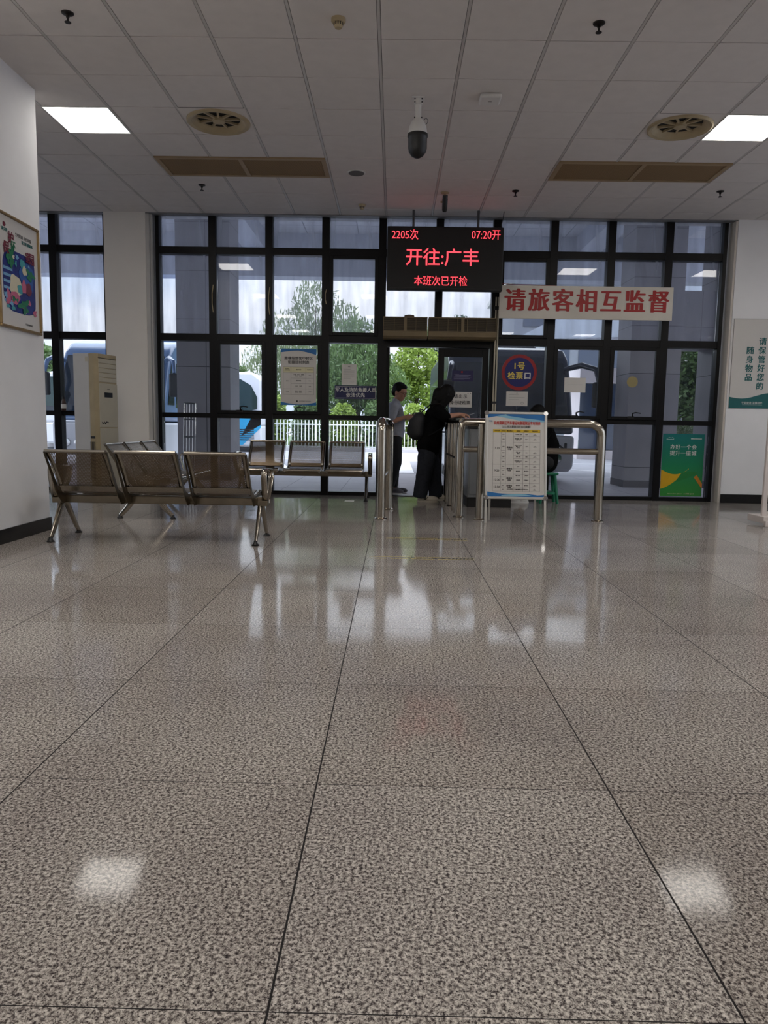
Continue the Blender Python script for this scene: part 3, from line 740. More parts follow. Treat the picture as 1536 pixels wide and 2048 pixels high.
# ------------------------------------------------------------------ steel benches
def bench(loc, rz, label):
    """three seats in a row; the sitter looks along local +y"""
    o = thing('steel_bench', loc, label, 'bench', rz, 'three seat steel waiting benches')
    MB().box((-.84, -.055, .3), (.84, .055, .365)).build('beam', STEELD, o, bevel=.006)
    prof_b = [(-.43, .745), (-.415, .735)]+[(-.40+.215*i/8+.018*math.sin(PI*i/8), .72-.3*i/8) for i in range(9)]
    prof_s = [(-.185, .42), (-.15, .395), (-.08, .385), (.05, .392), (.15, .405), (.215, .41), (.25, .4), (.265, .375), (.26, .345)]
    for k in (-1, 0, 1):
        cx = k*.545; w = .238
        bk = MB().ribbon(prof_b, cx-w+.03, cx+w-.03).build('backrest', BENCHP, o, smooth=True)
        for sx in (-1, 1):
            xa, xb = sorted((cx+sx*w, cx+sx*(w-.036)))
            fr = MB().ribbon(prof_b, xa, xb); fr.uv = {}; fr.build('back_border', STEEL, bk, smooth=True, solid=.003)
        MB().tube([(cx-w, -.425, .742), (cx+w, -.425, .742)], .014, 12).build('top_roll', STEEL, bk, smooth=True)
        MB().ribbon([(-.215, .455), (-.18, .41)], cx-w, cx+w).build('lower_border', STEEL, bk, solid=.003)
        st = MB().ribbon(prof_s, cx-w+.02, cx+w-.02).build('seat', BENCHP, o, smooth=True)
        for sx in (-1, 1):
            xa, xb = sorted((cx+sx*w, cx+sx*(w-.026))); fs = MB().ribbon(prof_s, xa, xb); fs.uv = {}; fs.build('seat_border', STEEL, st, smooth=True, solid=.003)
        MB().tube([(cx-w, .25, .385), (cx+w, .25, .385)], .02, 12).build('front_roll', STEEL, st, smooth=True)
        for sx in (-1, 1):
            x = cx+sx*(w+.006)
            MB().prism([(-.43, .735), (-.405, .742), (-.19, .43), (-.06, .38), (.2, .4), (.2, .375), (-.02, .3), (-.12, .3), (-.21, .38)], .005, 'X', x-.0025).build('side_bracket', STEELD, o)
    for sx in (-1, 1):
        x = sx*.83
        for s2 in (-1, 1):
            MB().tube([(x, 0, .33), (x, s2*.07, .27), (x, s2*.2, .1), (x, s2*.265, .03)], [.034, .034, .027, .022], 12, flat=(.62, 1)).build('leg', STEEL, o, smooth=True)
            MB().lathe([(.03, 0), (.032, .008), (.018, .018), (.012, .04)], 16, (x, s2*.27, 0)).build('foot', BLACK, o, smooth=True)
        MB().cbox((x, 0, .335), (.05, .14, .08)).build('end_casting', STEELD, o, bevel=.01)
        xa = x+sx*.045; band = MB()
        path = [(-.06, .32), (-.1, .42), (-.13, .53), (-.13, .575), (-.105, .6), (-.06, .61), (.12, .6), (.2, .59), (.235, .565), (.22, .52), (.12, .42), (.03, .345), (.0, .32)]
        band.ribbon(path, xa-.024, xa+.024); band.uv = {}
        band.build('armrest', STEEL, o, smooth=True, solid=.007)
        MB().box((min(x, xa)-.02, -.08, .3), (max(x, xa)+.02, .02, .345)).build('arm_bolt_plate', STEELD, o, bevel=.004)
    return o
b1 = bench((-1.93, 6.2, 0), 0, 'nearest steel bench, its three perforated backrests turned to the viewer')
copy_tree(b1, (-2.5, 8.33, 0), -PI/2, 'steel bench set sideways behind the nearest bench, beside the air conditioner')
copy_tree(b1, (-1.18, 9.86, 0), PI, 'steel bench against the windows left of the door, facing the viewer')

# ------------------------------------------------------------------ queue rails
def rail_post(o, x, y, top, r=.042, name='post'):
    MB().tube([(x, y, 0), (x, y, top)], r, 16).build(name, STEEL, o, smooth=True)
    MB().lathe([(r*1.5, 0), (r*1.5, .006), (r*1.25, .016), (r*1.02, .02)], 20, (x, y, 0)).build('base_flange', STEEL, o, smooth=True)
def left_rail():
    o = thing('queue_rail', (-.125, 7.8, 0), 'polished steel hoop rail standing left of the doorway', 'railing', group='steel queue rails')
    R = .1; top = 1.02
    pts = [(0, 0, 0), (0, 0, top-R)]+arc((0, R, top-R), R, PI, PI/2, 6, 'YZ')[1:]+[(.03, .75, top)]+[(.05, .9-R+.0, top)]
    pts += arc((.06, .9-R, top-R), R, PI/2, 0, 6, 'YZ')[1:]+[(.065, .9, 0)]
    MB().tube(pts, .046, 18).build('hoop', STEEL, o, smooth=True)
    for p in ((0, 0), (.065, .9)): MB().lathe([(.072, 0), (.072, .008), (.055, .018), (.047, .02)], 20, (p[0], p[1], 0)).build('base_flange', STEEL, o, smooth=True)
    MB().tube([(.02, .02, .45), (.06, .88, .45)], .02, 12).build('middle_rail', STEEL, o, smooth=True)
    o2 = thing('queue_rail', (-.03, 8.95, 0), 'second steel hoop rail between the left rail and the open door leaf', 'railing', group='steel queue rails')
    pts = [(0, 0, 0), (0, 0, .9)]+arc((0, .1, .9), .1, PI, PI/2, 6, 'YZ')[1:]+[(0, 1.05, 1.0)]+arc((0, 1.05, .9), .1, PI/2, 0, 6, 'YZ')[1:]+[(0, 1.15, 0)]
    MB().tube(pts, .03, 14).build('hoop', STEEL, o2, smooth=True)
    MB().tube([(0, .02, .45), (0, 1.13, .45)], .016, 10).build('middle_rail', STEEL, o2, smooth=True)
left_rail()
def front_rail():
    o = thing('queue_rail', (1.45, 7.95, 0), 'steel rail running left to right behind the timetable stand', 'railing', group='steel queue rails')
    top, R = 1.03, .13; xl, xr = .72-1.45, 2.185-1.45; yl, yr = .12, -.03
    pts = [(xl, yl, 0), (xl, yl, top-.08)]+[(xl+.012, yl, top-.035), (xl+.045, yl, top)]+[(xr-R, yr, top)]+arc((xr-R, yr, top-R), R, PI/2, 0, 7, 'XZ')[1:]+[(xr, yr, 0)]
    MB().tube(pts, .043, 18).build('top_hoop', STEEL, o, smooth=True)
    MB().tube([(xl, yl, .74), (xr, yr, .74)], .032, 14).build('middle_rail', STEEL, o, smooth=True)
    rail_post(o, .925-1.45, -.06, top-.02, .043)
    for x, y in ((xl, yl), (xr, yr)): MB().lathe([(.065, 0), (.065, .008), (.05, .018)], 20, (x, y, 0)).build('base_flange', STEEL, o, smooth=True)
front_rail()
def side_rail():
    o = thing('lane_barrier', (.735, 8.3, 0), 'row of upright steel bars forming a lane barrier the woman leans on', 'railing')
    for y, r in ((.0, .026), (.22, .024), (.44, .024), (.87, .034), (1.02, .022), (1.2, .022), (1.38, .022), (1.56, .034)):
        dx = .0 if r > .03 else -.012
        MB().tube([(dx-.02*y, y, 0), (dx-.02*y, y, 1.02)], r, 12).build('upright_bar', STEEL, o, smooth=True)
    for y in (.87, 1.56): MB().lathe([(.055, 0), (.055, .008), (.036, .02)], 18, (-.02*y, y, 0)).build('base_flange', STEEL, o, smooth=True)
    MB().tube([(.0, -.15, 1.04), (-.02, .8, 1.04), (-.035, 1.6, 1.04)], .032, 12).build('top_rail', STEEL, o, smooth=True)
    MB().box((-.05, .35, 1.068), (.03, 1.55, 1.082)).build('black_pad', BLACK, o, bevel=.005)
    # swing arm latch between bars
    MB().tube([(-.1, .55, .66), (.02, .3, .6)], .014, 8).build('latch_arm', CHROME, o, smooth=True)
    MB().tube([(-.02, .35, .63), (.03, .2, .585)], .02, 8).build('latch_grip', BLACK, o, smooth=True)
side_rail()
o = thing('paper_slip', (.78, 9.45, 1.083), 'white slip of paper on the barrier under the hands of the woman', 'paper')
MB().box((-.04, -.12, 0), (.09, .12, .002)).build('sheet', PAPER, o)
def cabinet():
    o = thing('desk_cabinet', (1.18, 9.1, 0), 'grey metal ticket desk behind the steel bars', 'cabinet')
    g = mat('grey_metal_panel', (132, 134, 136), .45, .3, var=.1, scale=3)
    MB().box((-.27, 0, .12), (.27, .5, .96)).build('body', g, o, bevel=.008)
    MB().box((-.29, -.02, .96), (.29, .52, .99)).build('worktop', BLACK, o, bevel=.004)
    MB().box((-.27, .02, .0), (.27, .48, .12)).build('plinth', BLACK, o)
    MB().box((-.25, -.006, .16), (-.01, 0, .92)).build('door', g, o, bevel=.003); MB().box((.01, -.006, .16), (.25, 0, .92)).build('door', g, o, bevel=.003)
    m = MB().tube([(-.24, .1, 1.0), (-.2, .06, 1.03), (-.1, .08, 1.02), (0, .12, 1.035), (.06, .1, 1.0)], .008, 6); m.build('cable', BLACK, o)
cabinet()

# ------------------------------------------------------------------ timetable stand
def a_frame():
    o = thing('timetable_stand', (1.262, 7.62, 0), 'white metal easel stand showing a large bus timetable', 'sign stand')
    tilt = Matrix.Translation((0, .0, 0))@Matrix.Rotation(math.radians(-9), 4, 'X')
    Wd, Hh, z0 = .318, .905, .25
    fr = MB(); e = .026
    fr.box((-Wd, -.012, z0), (-Wd+e, .012, z0+Hh)).box((Wd-e, -.012, z0), (Wd, .012, z0+Hh)).box((-Wd+e, -.012, z0), (Wd-e, .012, z0+e)).box((-Wd+e, -.012, z0+Hh-e), (Wd-e, .012, z0+Hh))
    fr.xf(tilt).build('snap_frame', ALU, o, bevel=.005)
    for sx in (-1, 1):
        for zz in (z0+.015, z0+Hh-.015):
            MB().lathe([(.024, -.015), (.022, -.017), (.024, .014)], 18, (sx*(Wd-.014), 0, zz), 'Y').xf(tilt).build('corner_cap', CHROME, o, smooth=True)
        MB().box((sx*(Wd-.013)-.011, -.008, .0), (sx*(Wd-.013)+.011, .01, z0+.01)).xf(tilt).build('leg', ALU, o)
        t2 = Matrix.Translation((0, .185, 1.14))@Matrix.Rotation(math.radians(3.2), 4, 'X')
        MB().box((sx*.24-.011, -.008, -1.139), (sx*.24+.011, .01, 0)).xf(t2).build('rear_leg', ALU, o)
    MB().tube([(-.24, .232, .3), (.24, .232, .3)], .008, 8).build('cross_tie', ALU, o)
    P = bpy.data.objects.new('poster', None)
    P = MB().box((-Wd+e, -.004, 0), (Wd-e, .004, Hh-2*e)).build('timetable_sheet', PAPERG, o)
    P.matrix_local = tilt@Matrix.Translation((0, -.002, z0+e))
    w, h = Wd-e, Hh-2*e; y = -.0055
    wave('blue_wave', P, -w, w, h, [(t/24, h-.035-.02*math.cos(t/24*PI*1.3)*-1-.03*(t/24)) for t in range(25)], LBLUE, y)
    wave('blue_wave', P, -w*.35, w, h, [(t/24, h-.012-.05*(t/24)**.8) for t in range(25)], BLUE, y-.001)
    wave('blue_wave', P, -w, -w*.4, h, [(t/12, h-.035*(1-t/12)-.004) for t in range(13)], BLUE, y-.001)
    wave('blue_wave', P, -w, w, 0, [(t/24, .05-.042*(t/24)-.008*math.sin(t/24*PI*2)) for t in range(25)], BLUE, y)
    wave('blue_wave', P, 0, w, 0, [(t/24, .004+.018*(t/24)) for t in range(25)], BLUE, y-.001)
    wave('blue_wave', P, -w*.5, w*.6, .004, [(t/24, .014+.014*math.sin(t/24*PI)) for t in range(25)], LBLUE, y-.0005)
    RD = mat('red_ink', (190, 36, 30), .5)
    text('title', '杭州湾新区汽车客运站联程联运车时刻表', .0405, RD, P, (.01, y-.001, h-.095), bold=.02, sx=.66)
    text('subtitle', '（以上班次票款均可站内换乘）', .028, INK, P, (.0, y-.001, h-.132), bold=.006, sx=.84)
    x0, x1 = -w+.055, w-.045; T = h-.158; sc = (x1-x0)
    box('header_band', (x0, y, T-.032), (x1, y+.001, T), YELLOW, P)
    cols = [0, .17, .27, .435, .64, .78, 1]; L = MB()
    bottom = T-.64; hdr = T-.032
    X_ = lambda c: x0+sc*cols[c]
    for c in range(7): L.box((X_(c)-.0007, y-.001, bottom), (X_(c)+.0007, y, T))
    R = [0, .04, .1, .185, .235, .27, .33, .375, .43, .46, .525, .57, .608]
    def hl(c0, c1, r): z = hdr-r; L.box((X_(c0), y-.001, z-.0006), (X_(c1), y, z+.0006))
    for c0, c1, rr in ((0, 6, (.33, .46, .525, .608)), (1, 2, (.04, .1, .185, .235, .27, .375, .41, .57)), (3, 6, (.04, .1, .185, .235, .27, .375, .43, .57))):
        for r in rr: hl(c0, c1, r)
    L.build('table_lines', INKG, P)
    def tx(s, c, r, sz=.013, m=INK, b=.01): text('entry', s, sz, m, P, ((X_(c)+X_(c+1))/2, y-.001, hdr-r), bold=b)
    for c, s in enumerate(('发车时间', '车次', '乘车地点', '途径站', '终点站', '到达时间')): text('column_heading', s, .0145, INK, P, ((X_(c)+X_(c+1))/2, y-.002, T-.016), bold=.01)
    for s, r in (('7:30', .165), ('9:20', .395), ('12:20', .492), ('13:50', .565)): tx(s, 0, r, .03, b=0)
    for k, r in enumerate((.02, .07, .145, .21, .252, .3, .352, .392, .435, .492, .548, .59)): tx(str(2201+k), 1, r, .012)
    for r in (.165, .385, .485, .56): tx('周巷站\n中转', 2, r, .02)
    for s, t_, r in (('上海 嘉兴 南京', '南京', .02), ('湖州 嘉兴 苏州\n无锡 常州', '昆山', .07), ('绍兴 义乌 金华\n衢州 江山\n(玉山)', '上饶', .145), ('宁波 台州\n(温州)', '广丰', .21), ('苏州 无锡', '无锡', .252), ('杭州 湖州 长兴\n宜兴 溧阳', '南京', .3), ('义乌', '义乌', .352), ('浦东机场', '浦东机场', .4), ('嘉兴 虹桥', '上海虹桥', .445), ('上海虹桥', '虹桥枢纽', .492), ('浦东机场', '浦东机场', .548), ('浦东机场', '浦东机场', .59)):
        tx(s, 3, r, .0115); tx(t_, 4, r, .0115); tx('9:20\n约两小时', 5, r, .0085, INKG, 0)
    text('footer', '乘客请提前十五分钟到站候车', .014, INKG, P, (0, y-.001, .075))
    text('logo', '客运', .018, BLUE, P, (-w+.03, y-.002, h-.075))
a_frame()

# ------------------------------------------------------------------ floor standing air conditioner
def aircon():
    ax, ay = -3.97, 9.27; bx, by = -3.64, 9.2
    rz = math.atan2(by-ay, bx-ax)+PI/2      # local -y is the front (towards the hall, +x)
    o = thing('floor_air_conditioner', (-3.755, 9.46, 0), 'tall ivory floor standing air conditioner by the pillar', 'air conditioner', rz=math.radians(76))
    w, d, h = .22, .165, 1.8
    MB().box((-w, -d*.35, .04), (w, d, h)).build('side_casing', LGREY, o, bevel=.008)
    MB().prism([(-w, -d*.35), (-w, -d*.78), (-w+.035, -d), (w-.035, -d), (w, -d*.78), (w, -d*.35)], h-.04, 'Z', .04).build('front_casing', IVORYD, o, bevel=.004, seg=1)
    MB().box((-w+.02, -d*.9, 0), (w-.02, d, .04)).build('base', BLACK, o)
    y = -d-.006
    for k in range(5):
        z = 1.74-.057*k; MB().box((-w+.04, y, z-.054), (w-.04, y+.016, z-.002)).xf(Matrix.Identity(4)).build('louvre', IVORY, o, bevel=.005)
    MB().box((-w+.035, y+.004, 1.745), (w-.035, y+.01, 1.752)).build('outlet_slot', BLACK, o)
    MB().box((-w+.04, y, .9), (w-.03, y+.012, 1.44)).build('control_panel', IVORY, o, bevel=.004)
    MB().box((-.08, y-.002, 1.27), (.085, y, 1.33)).build('display', BLACK, o)
    MB().box((-.02, y-.002, 1.37), (.03, y, 1.377)).build('badge', INK, o)
    m = MB()
    for q in range(7): m.lathe([(random.uniform(.008, .016), -.001), (.006, .001)], 8, (-.135+.02*q, y, .955+random.uniform(-.008, .012)), 'Y')
    m.build('ink_painting_decal', INK, o)
    MB().box((-w+.04, y, .06), (w-.03, y+.012, .885)).build('lower_panel', IVORY, o, bevel=.004)
    g = MB()
    for k in range(4): g.box((-w-.003, -d*.72+k*.018, .25), (-w+.002, -d*.72+k*.018+.009, .72))
    g.build('side_slots', BLACK, o); MB().box((-w-.003, -d*.74, .76), (-w+.001, -d*.74+.06, .79)).build('side_label', INK, o)
    MB().box((-w-.002, -d*.3, 1.7), (-w, -d*.05, 1.76)).build('energy_sticker', IVORY, o)
aircon()
o = thing('bottle', (-4.56, 10.33, 1.11), 'small brown bottle with black cap on the window transom at far left', 'bottle')
MB().box((-.03, -.04, -.003), (.03, .04, 0)).build('coaster', BLACK, o)
MB().lathe([(.03, 0), (.034, .01), (.034, .11), (.022, .15), (.016, .165)], 20).build('body', mat('brown_bottle', (60, 34, 26), .3), o, smooth=True)
MB().lathe([(.035, .03), (.035, .09)], 20).build('label', PAPER, o); MB().lathe([(.019, .16), (.019, .19)], 16).build('cap', BLACK, o, smooth=True)

# ------------------------------------------------------------------ carved screen at the right edge
def carved():
    o = thing('carved_screen', (3.9, 7.87, 0), 'white carved lattice screen standing on feet at the right edge', 'screen', rz=math.radians(4))
    wpt = mat('white_painted_wood', (206, 196, 190), .5, var=.05)
    t = .03; W1, Ht = 1.0, 1.95
    f = MB().box((0, 0, .1), (.05, t, Ht)).box((W1-.05, 0, .1), (W1, t, Ht)).box((.05, 0, .1), (W1-.05, t, .14)).box((.05, 0, .36), (W1-.05, t, .4)).box((.05, 0, Ht-.05), (W1-.05, t, Ht))
    f.build('frame', wpt, o, bevel=.003, seg=1)
    back = MB().box((.05, .014, .4), (W1-.05, .017, Ht-.05)); back.build('backing', mat('rose_backing', (176, 150, 148), .6), o)
    random.seed(3)
    def scrolls(name, z0, z1, n, r=.004):
        m = MB()
        for k in range(n):
            cx, cz = random.uniform(.08, W1-.08), random.uniform(z0+.04, z1-.04); R = random.uniform(.02, .045); a0 = random.uniform(0, 6); s = random.choice((-1, 1))
            m.tube([(cx+R*(1-i/16)*math.cos(a0+s*i*.42), .008, cz+R*(1-i/16)*math.sin(a0+s*i*.42)) for i in range(14)], r, 5)
        m.build(name, wpt, o)
    scrolls('upper_fretwork', .4, Ht-.05, 170, .006); scrolls('lower_fretwork', .14, .36, 46, .006)
    for x in (.0, W1-.06):
        MB().box((x-.05, -.16, 0), (x+.09, -.12, .06)).box((x-.05, -.12, .03), (x+.09, .19, .1)).build('foot', wpt, o, bevel=.004)
carved()

# ------------------------------------------------------------------ floor tape
def tape(y, x0, x1, label):
    o = thing('floor_tape', ((x0+x1)/2, y, 0), label, 'floor tape', group='worn yellow waiting lines'); w = (x1-x0)/2
    ty = mat('worn_yellow_tape', (206, 184, 70), .3, var=.3, scale=60)
    m = MB(); 
    for a, b in ((-.04, -.034), (.034, .04)):
        x = -w
        while x < w:
            L = random.uniform(.05, .2); m.box((x, a, .0002), (min(x+L, w), b, .0012)); x += L+random.uniform(.0, .03)
    m.build('edge_lines', ty, o)
    h = MB()
    for k in range(7):
        x = w-.2+k*.028; h.prism([(x, -.028), (x+.01, -.028), (x+.022, .028), (x+.012, .028)], .001, 'Z', .0004)
    h.build('hatching', INK, o)
    text('lettering', '一米线外等候', .05, INK, o, (.02*w, 0, .0006), rot=(0, 0, 0), depth=.0003, space=1.3)
tape(5.5, -.17, .62, 'worn yellow waiting line on the floor, the one nearer the viewer'); tape(6.46, -.05, .66, 'worn yellow waiting line on the floor, the one nearer the door')
o = box('floor_sticker', (-.62, 9.55, .0002), (-.5, 9.68, .0015), PAPER); tag(o, 'small white sticker on the floor in front of the window bench', 'sticker')

# ------------------------------------------------------------------ outside
ASPH = mat('asphalt', (150, 149, 154), .85, var=.08, scale=3)
PAVE = tile_mat('paving', (170, 166, 172), (120, 116, 122), .9, 1.2, .006, .7, (0, 1), .1, 10.5, var=.05)
gp = MB().box((-40, FY+.14, -.12), (40, 15.6, -.02)).build('pavement', PAVE); struct(gp)
gr = MB().quad((-80, 15.6, -.03), (80, 15.6, -.03), (80, 140, -.03), (-80, 140, -.03)).quad((9, -40, -.03), (80, -40, -.03), (80, 15.6, -.03), (9, 15.6, -.03)).quad((-80, -40, -.03), (-9.2, -40, -.03), (-9.2, 15.6, -.03), (-80, 15.6, -.03)).quad((-9.2, -40, -.03), (9, -40, -.03), (9, -6.2, -.03), (-9.2, -6.2, -.03)).build('road', ASPH); struct(gr)
MARK = mat('road_paint', (232, 230, 232), .6)
def marking(pts, w, label):
    m = MB()
    (x0, y0), (x1, y1) = pts; d = Vector((x1-x0, y1-y0, 0)).normalized(); n = Vector((-d.y, d.x, 0))*w/2
    a, b = Vector((x0, y0, -.029)), Vector((x1, y1, -.029)); m.quad(a-n, b-n, b+n, a+n); m.v = [p+Vector((0, 0, .003)) for p in m.v]
    o = m.build('road_marking', MARK); struct(o)
marking(((3.4, 19.5), (8.5, 14.0)), .12, ''); marking(((-9, 21.5), (9, 21.5)), .15, ''); marking(((.2, 16), (.2, 24)), .5, ''); marking(((-2.2, 16), (-4, 24)), .12, '')
STONE = tile_mat('stone_cladding', (150, 146, 150), (60, 58, 62), .62, .8, .006, .55, (0, 2), .05, .35, var=.1)
STONE_LIT = tile_mat('stone_cladding_lit', (170, 170, 174), (100, 98, 102), .62, .8, .006, .55, (1, 2), .05, .35, var=.08)  # paler copy of the stone, skylight on the sides put into the colour; unused
def column(x0, x1, label):
    o = thing('stone_column', ((x0+x1)/2, 13.35, -.02), label, 'column', group='stone clad canopy columns'); w = (x1-x0)/2
    MB().box((-w, -.38, 0), (w, .38, 5.45)).build('shaft', STONE, o)
    MB().box((-w-.01, -.39, 0), (w+.01, .39, .12)).build('plinth', mat('dark_stone', (92, 90, 94), .6), o)
column(-3.75, -2.83, 'wide stone clad column outside the left windows')
column(4.0, 4.86, 'stone clad column outside, seen through the middle right windows')
column(5.44, 6.3, 'stone clad column outside the last window bay at right')
o = thing('stone_lintel', (5.15, 13.35, 2.38), 'stone block bridging the two right columns above head height', 'lintel')
MB().box((-.29, -.3, 0), (.29, .3, .95)).build('block', STONE, o)
# canopy over the boarding kerb
SOFF = tile_mat('canopy_soffit', (222, 224, 228), (140, 142, 150), 1.2, .9, .012, .5, (0, 1), .3, 11, var=.05)
cn = MB().box((-16, 10.7, 5.4), (16, 18.6, 5.5)).build('canopy_soffit', SOFF); struct(cn)
struct(MB().box((-16, 18.0, 4.42), (16, 18.5, 5.4)).build('canopy_beam', mat('painted_beam', (196, 202, 214), .5)))
struct(MB().box((-16, 10.7, 4.9), (16, 10.9, 5.4)).build('canopy_wall_beam', mat('painted_beam2', (150, 154, 160), .5)))
for x in (-3.3, 4.42, 5.85): struct(MB().box((x-.25, 10.9, 5.0), (x+.25, 18.0, 5.4)).build('canopy_rib', MATS['painted_beam']))
struct(MB().box((-9.2, FY+.0, H+.03), (9, 10.7, 5.6)).build('facade_upper', WHITE))
struct(MB().box((-9.3, -6.3, H+.1), (7.7, FY+.1, H+.3)).build('roof', mat('roof_grey', (120, 120, 120), .8)))

# buses
def coach(loc, rz, label, body, lower, W_=2.45, L_=9.0, h=2.85, swoosh=None, lettering=None):
    """local -y is the front; origin on the ground at the middle of the front"""
    o = thing('coach', loc, label, 'bus', rz, 'coaches parked outside'); w = W_/2; k = h/2.85
    P = [(.25, .22), (.04, .3), (0, .45), (.0, .98), (.06, 1.1), (.16, 1.3), (.5, 2.15), (.72, 2.5), (1.05, 2.72), (1.6, 2.83), (2.4, 2.85), (L_-.3, 2.85), (L_, 2.6), (L_, .3), (L_-.1, .22)]
    P = [(a, b*k) for a, b in P]
    up = [(0, .95*k)]+[p for p in P[3:13]]+[(L_, .95*k)]
    lo = P[:4]+[(0, .95*k), (L_, .95*k)]+P[13:]
    lo = [P[0], P[1], P[2], (0, .95*k), (L_, .95*k), P[13], P[14]]
    MB().prism(up[1:], 2*w-.02, 'X', -w+.01).build('upper_body', body, o, bevel=.12, seg=4, smooth=True)
    MB().prism(lo, 2*w, 'X', -w).build('lower_body', lower, o, bevel=.06, seg=3, smooth=True)
    dg = mat('tinted_glass', (26, 34, 44), .06, spec=.8)
    ws = [(-.012, 1.12), (.148, 1.3), (.488, 2.15), (.68, 2.44), (.73, 2.42), (.54, 2.1), (.2, 1.26), (.05, 1.1)]
    MB().prism([(a, b*k) for a, b in ws], 2*w-.22, 'X', -w+.11).build('windshield', dg, o, bevel=.02)
    for sx in (-1, 1):
        x = sx*(w-.006)
        n = 5; y0, y1 = 1.1, L_-.4
        for q in range(n):
            a = y0+(y1-y0)*q/n; b = y0+(y1-y0)*(q+1)/n-.05
            xa = sorted((x, x-sx*.02)); MB().box((xa[0], a, 1.3*k), (xa[1]+0, b, 2.3*k)).build('added_side_window', dg, o)
        MB().prism([(.45, 1.35*k), (.95, 1.35*k), (.95, 2.3*k), (.78, 2.3*k)], .02, 'X', x-.01).build('front_quarter_window', dg, o)
        for y in (1.9, L_-2.2):
            wh = MB().lathe([(.2, -.13), (.4, -.13), (.43, -.1), (.43, .1), (.4, .13), (.2, .13)], 28, (sx*(w-.14), y, .43), 'X').build('wheel', BLACK, o, smooth=True)
            MB().lathe([(.05, .02), (.2, .0), (.23, .03), (.23, .05)], 20, (sx*(w-.14)+sx*.1, y, .43), 'X').build('hub_cap', ALU, wh, smooth=True)
        MB().lathe([(.0, -.03), (.085, -.025), (.1, .0), (.1, .06)], 20, (sx*(w-.32), .0, .5*k), 'Y').build('headlamp', CHROME, o, smooth=True)
        MB().lathe([(.0, -.03), (.06, -.025), (.07, .0), (.07, .06)], 20, (sx*(w-.56), .0, .5*k), 'Y').build('headlamp', CHROME, o, smooth=True)
        mo = 0 if sx > 0 else -.3
        MB().tube([(sx*(w-.1), .55, 2.3*k), (sx*(w+.12+mo/2), .2, 2.35*k), (sx*(w+.3+mo), -.1, 2.25*k), (sx*(w+.34+mo), -.18, 2.0*k)], [.05, .055, .05, .04], 10).build('mirror_arm', body, o, smooth=True)
        MB().box((sx*(w+.34+mo)-.11, -.25, 1.5*k), (sx*(w+.34+mo)+.11, -.12, 2.0*k)).build('mirror', BLACK, o, bevel=.04, seg=3)
    MB().box((-.26, -.02, .3*k), (.26, .0, .42*k)).build('number_plate', mat('plate_blue', (40, 70, 150), .4), o)
    MB().tube([(-.3, -.02, 1.08*k), (-.6, .1, 1.35*k), (-.62, .3, 1.75*k)], .012, 6).build('wiper', BLACK, o)
    MB().tube([(.35, -.02, 1.08*k), (.1, .1, 1.35*k), (.05, .3, 1.75*k)], .012, 6).build('wiper', BLACK, o)
    MB().box((-w+.3, 2.5, h), (w-.3, 4.5, h+.12)).build('roof_unit', body, o, bevel=.05)
    if lettering: text('lettering', lettering, .2, INK, o, (w-.42, -.008, .72*k), bold=.03, sx=1.5)
    if swoosh:
        for pts, m in swoosh: MB().prism([(a, b*k) for a, b in pts], .012, 'X', w-.004).build('swoosh', m, o)
    return o
cw = mat('coach_white', (196, 198, 204), .3, var=.03, scale=2, spec=.6); cd = mat('coach_slate', (38, 46, 64), .25, var=.05, scale=2, spec=.6)
cb = mat('coach_steel_blue', (96, 124, 164), .25, var=.05, scale=2, spec=.6)
coach((2.16, 13.75, -.03), 0, 'white and dark coach parked nose in right outside the door', cd, cw, 2.3, 8, 2.62, lettering='LAN')
coach((-6.45, 16.8, -.03), 0, 'blue grey coach facing the far left window bay', cb, cw, 2.5, 8, 2.95, lettering=None)
cy_ = mat('cyan_paint', (44, 150, 196), .3); cy2 = mat('blue_paint', (40, 108, 172), .3)
coach((-13.2, 27.2, -.03), PI/2+PI, 'white and cyan coach parked side on behind the left column', cw, cw, 2.45, 8.6, 2.75)
sw = bpy.data.objects['coach.002'] if 'coach.002' in bpy.data.objects else None
if sw:
    # rz = 270 deg: front looks to -x, rear end at +x; the side facing the hall is local -x... paint bands on it
    for pts, m in (([(6.0, .25), (7.95, .25), (8.58, .85), (8.58, 1.4), (7.55, 1.4)], cy_), ([(7.9, .55), (8.58, .95), (8.58, 1.4), (8.36, 1.4)], cy2), ([(3.9, .25), (5.4, .25), (6.8, 1.38), (6.2, 1.38)], cy2), ([(6.35, .9), (6.7, 1.38), (6.2, 1.38)], cy2)):
        for x in (-1.232, 1.22): MB().prism(pts, .012, 'X', x).build('swoosh', m, sw)
    for x in (-1.24, 1.226): MB().prism([(.6, 1.5), (8.2, 1.42), (8.46, 1.5), (8.46, 1.9), (8.25, 2.3), (7.9, 2.5), (1.2, 2.5)], .014, 'X', x).build('window_band', mat('green_tinted_glass', (30, 48, 46), .1, spec=.7), sw)
    g = MB()
    for k in range(6): g.box((-1.24, 7.75, .42+.07*k), (-1.22, 8.35, .45+.07*k)); g.box((1.22, 7.75, .42+.07*k), (1.24, 8.35, .45+.07*k))
    g.build('engine_grille', BLACK, sw)

def rack():
    o = thing('steel_rack', (-3.5, 12.86, -.02), 'narrow steel rack leaning at the left column outside', 'rack')
    m = CHROME; h = 1.32
    f = MB()
    for x in (-.1, .1): f.tube([(x, -.12, 0), (x, 0, h)], .011, 8)
    f.build('upright', m, o, smooth=True)
    for z in (.02, .35, .75, 1.05, h): 
        t = z/h; MB().box((-.1, -.12*(1-t)-.01, z-.012), (.1, -.12*(1-t)+.01, z+.012)).build('rung', m, o)
    g = MB()
    for x in (-.05, 0, .05): g.tube([(x, -.09, .35), (x, 0, h)], .005, 6)
    g.build('inner_bars', m, o)
rack()

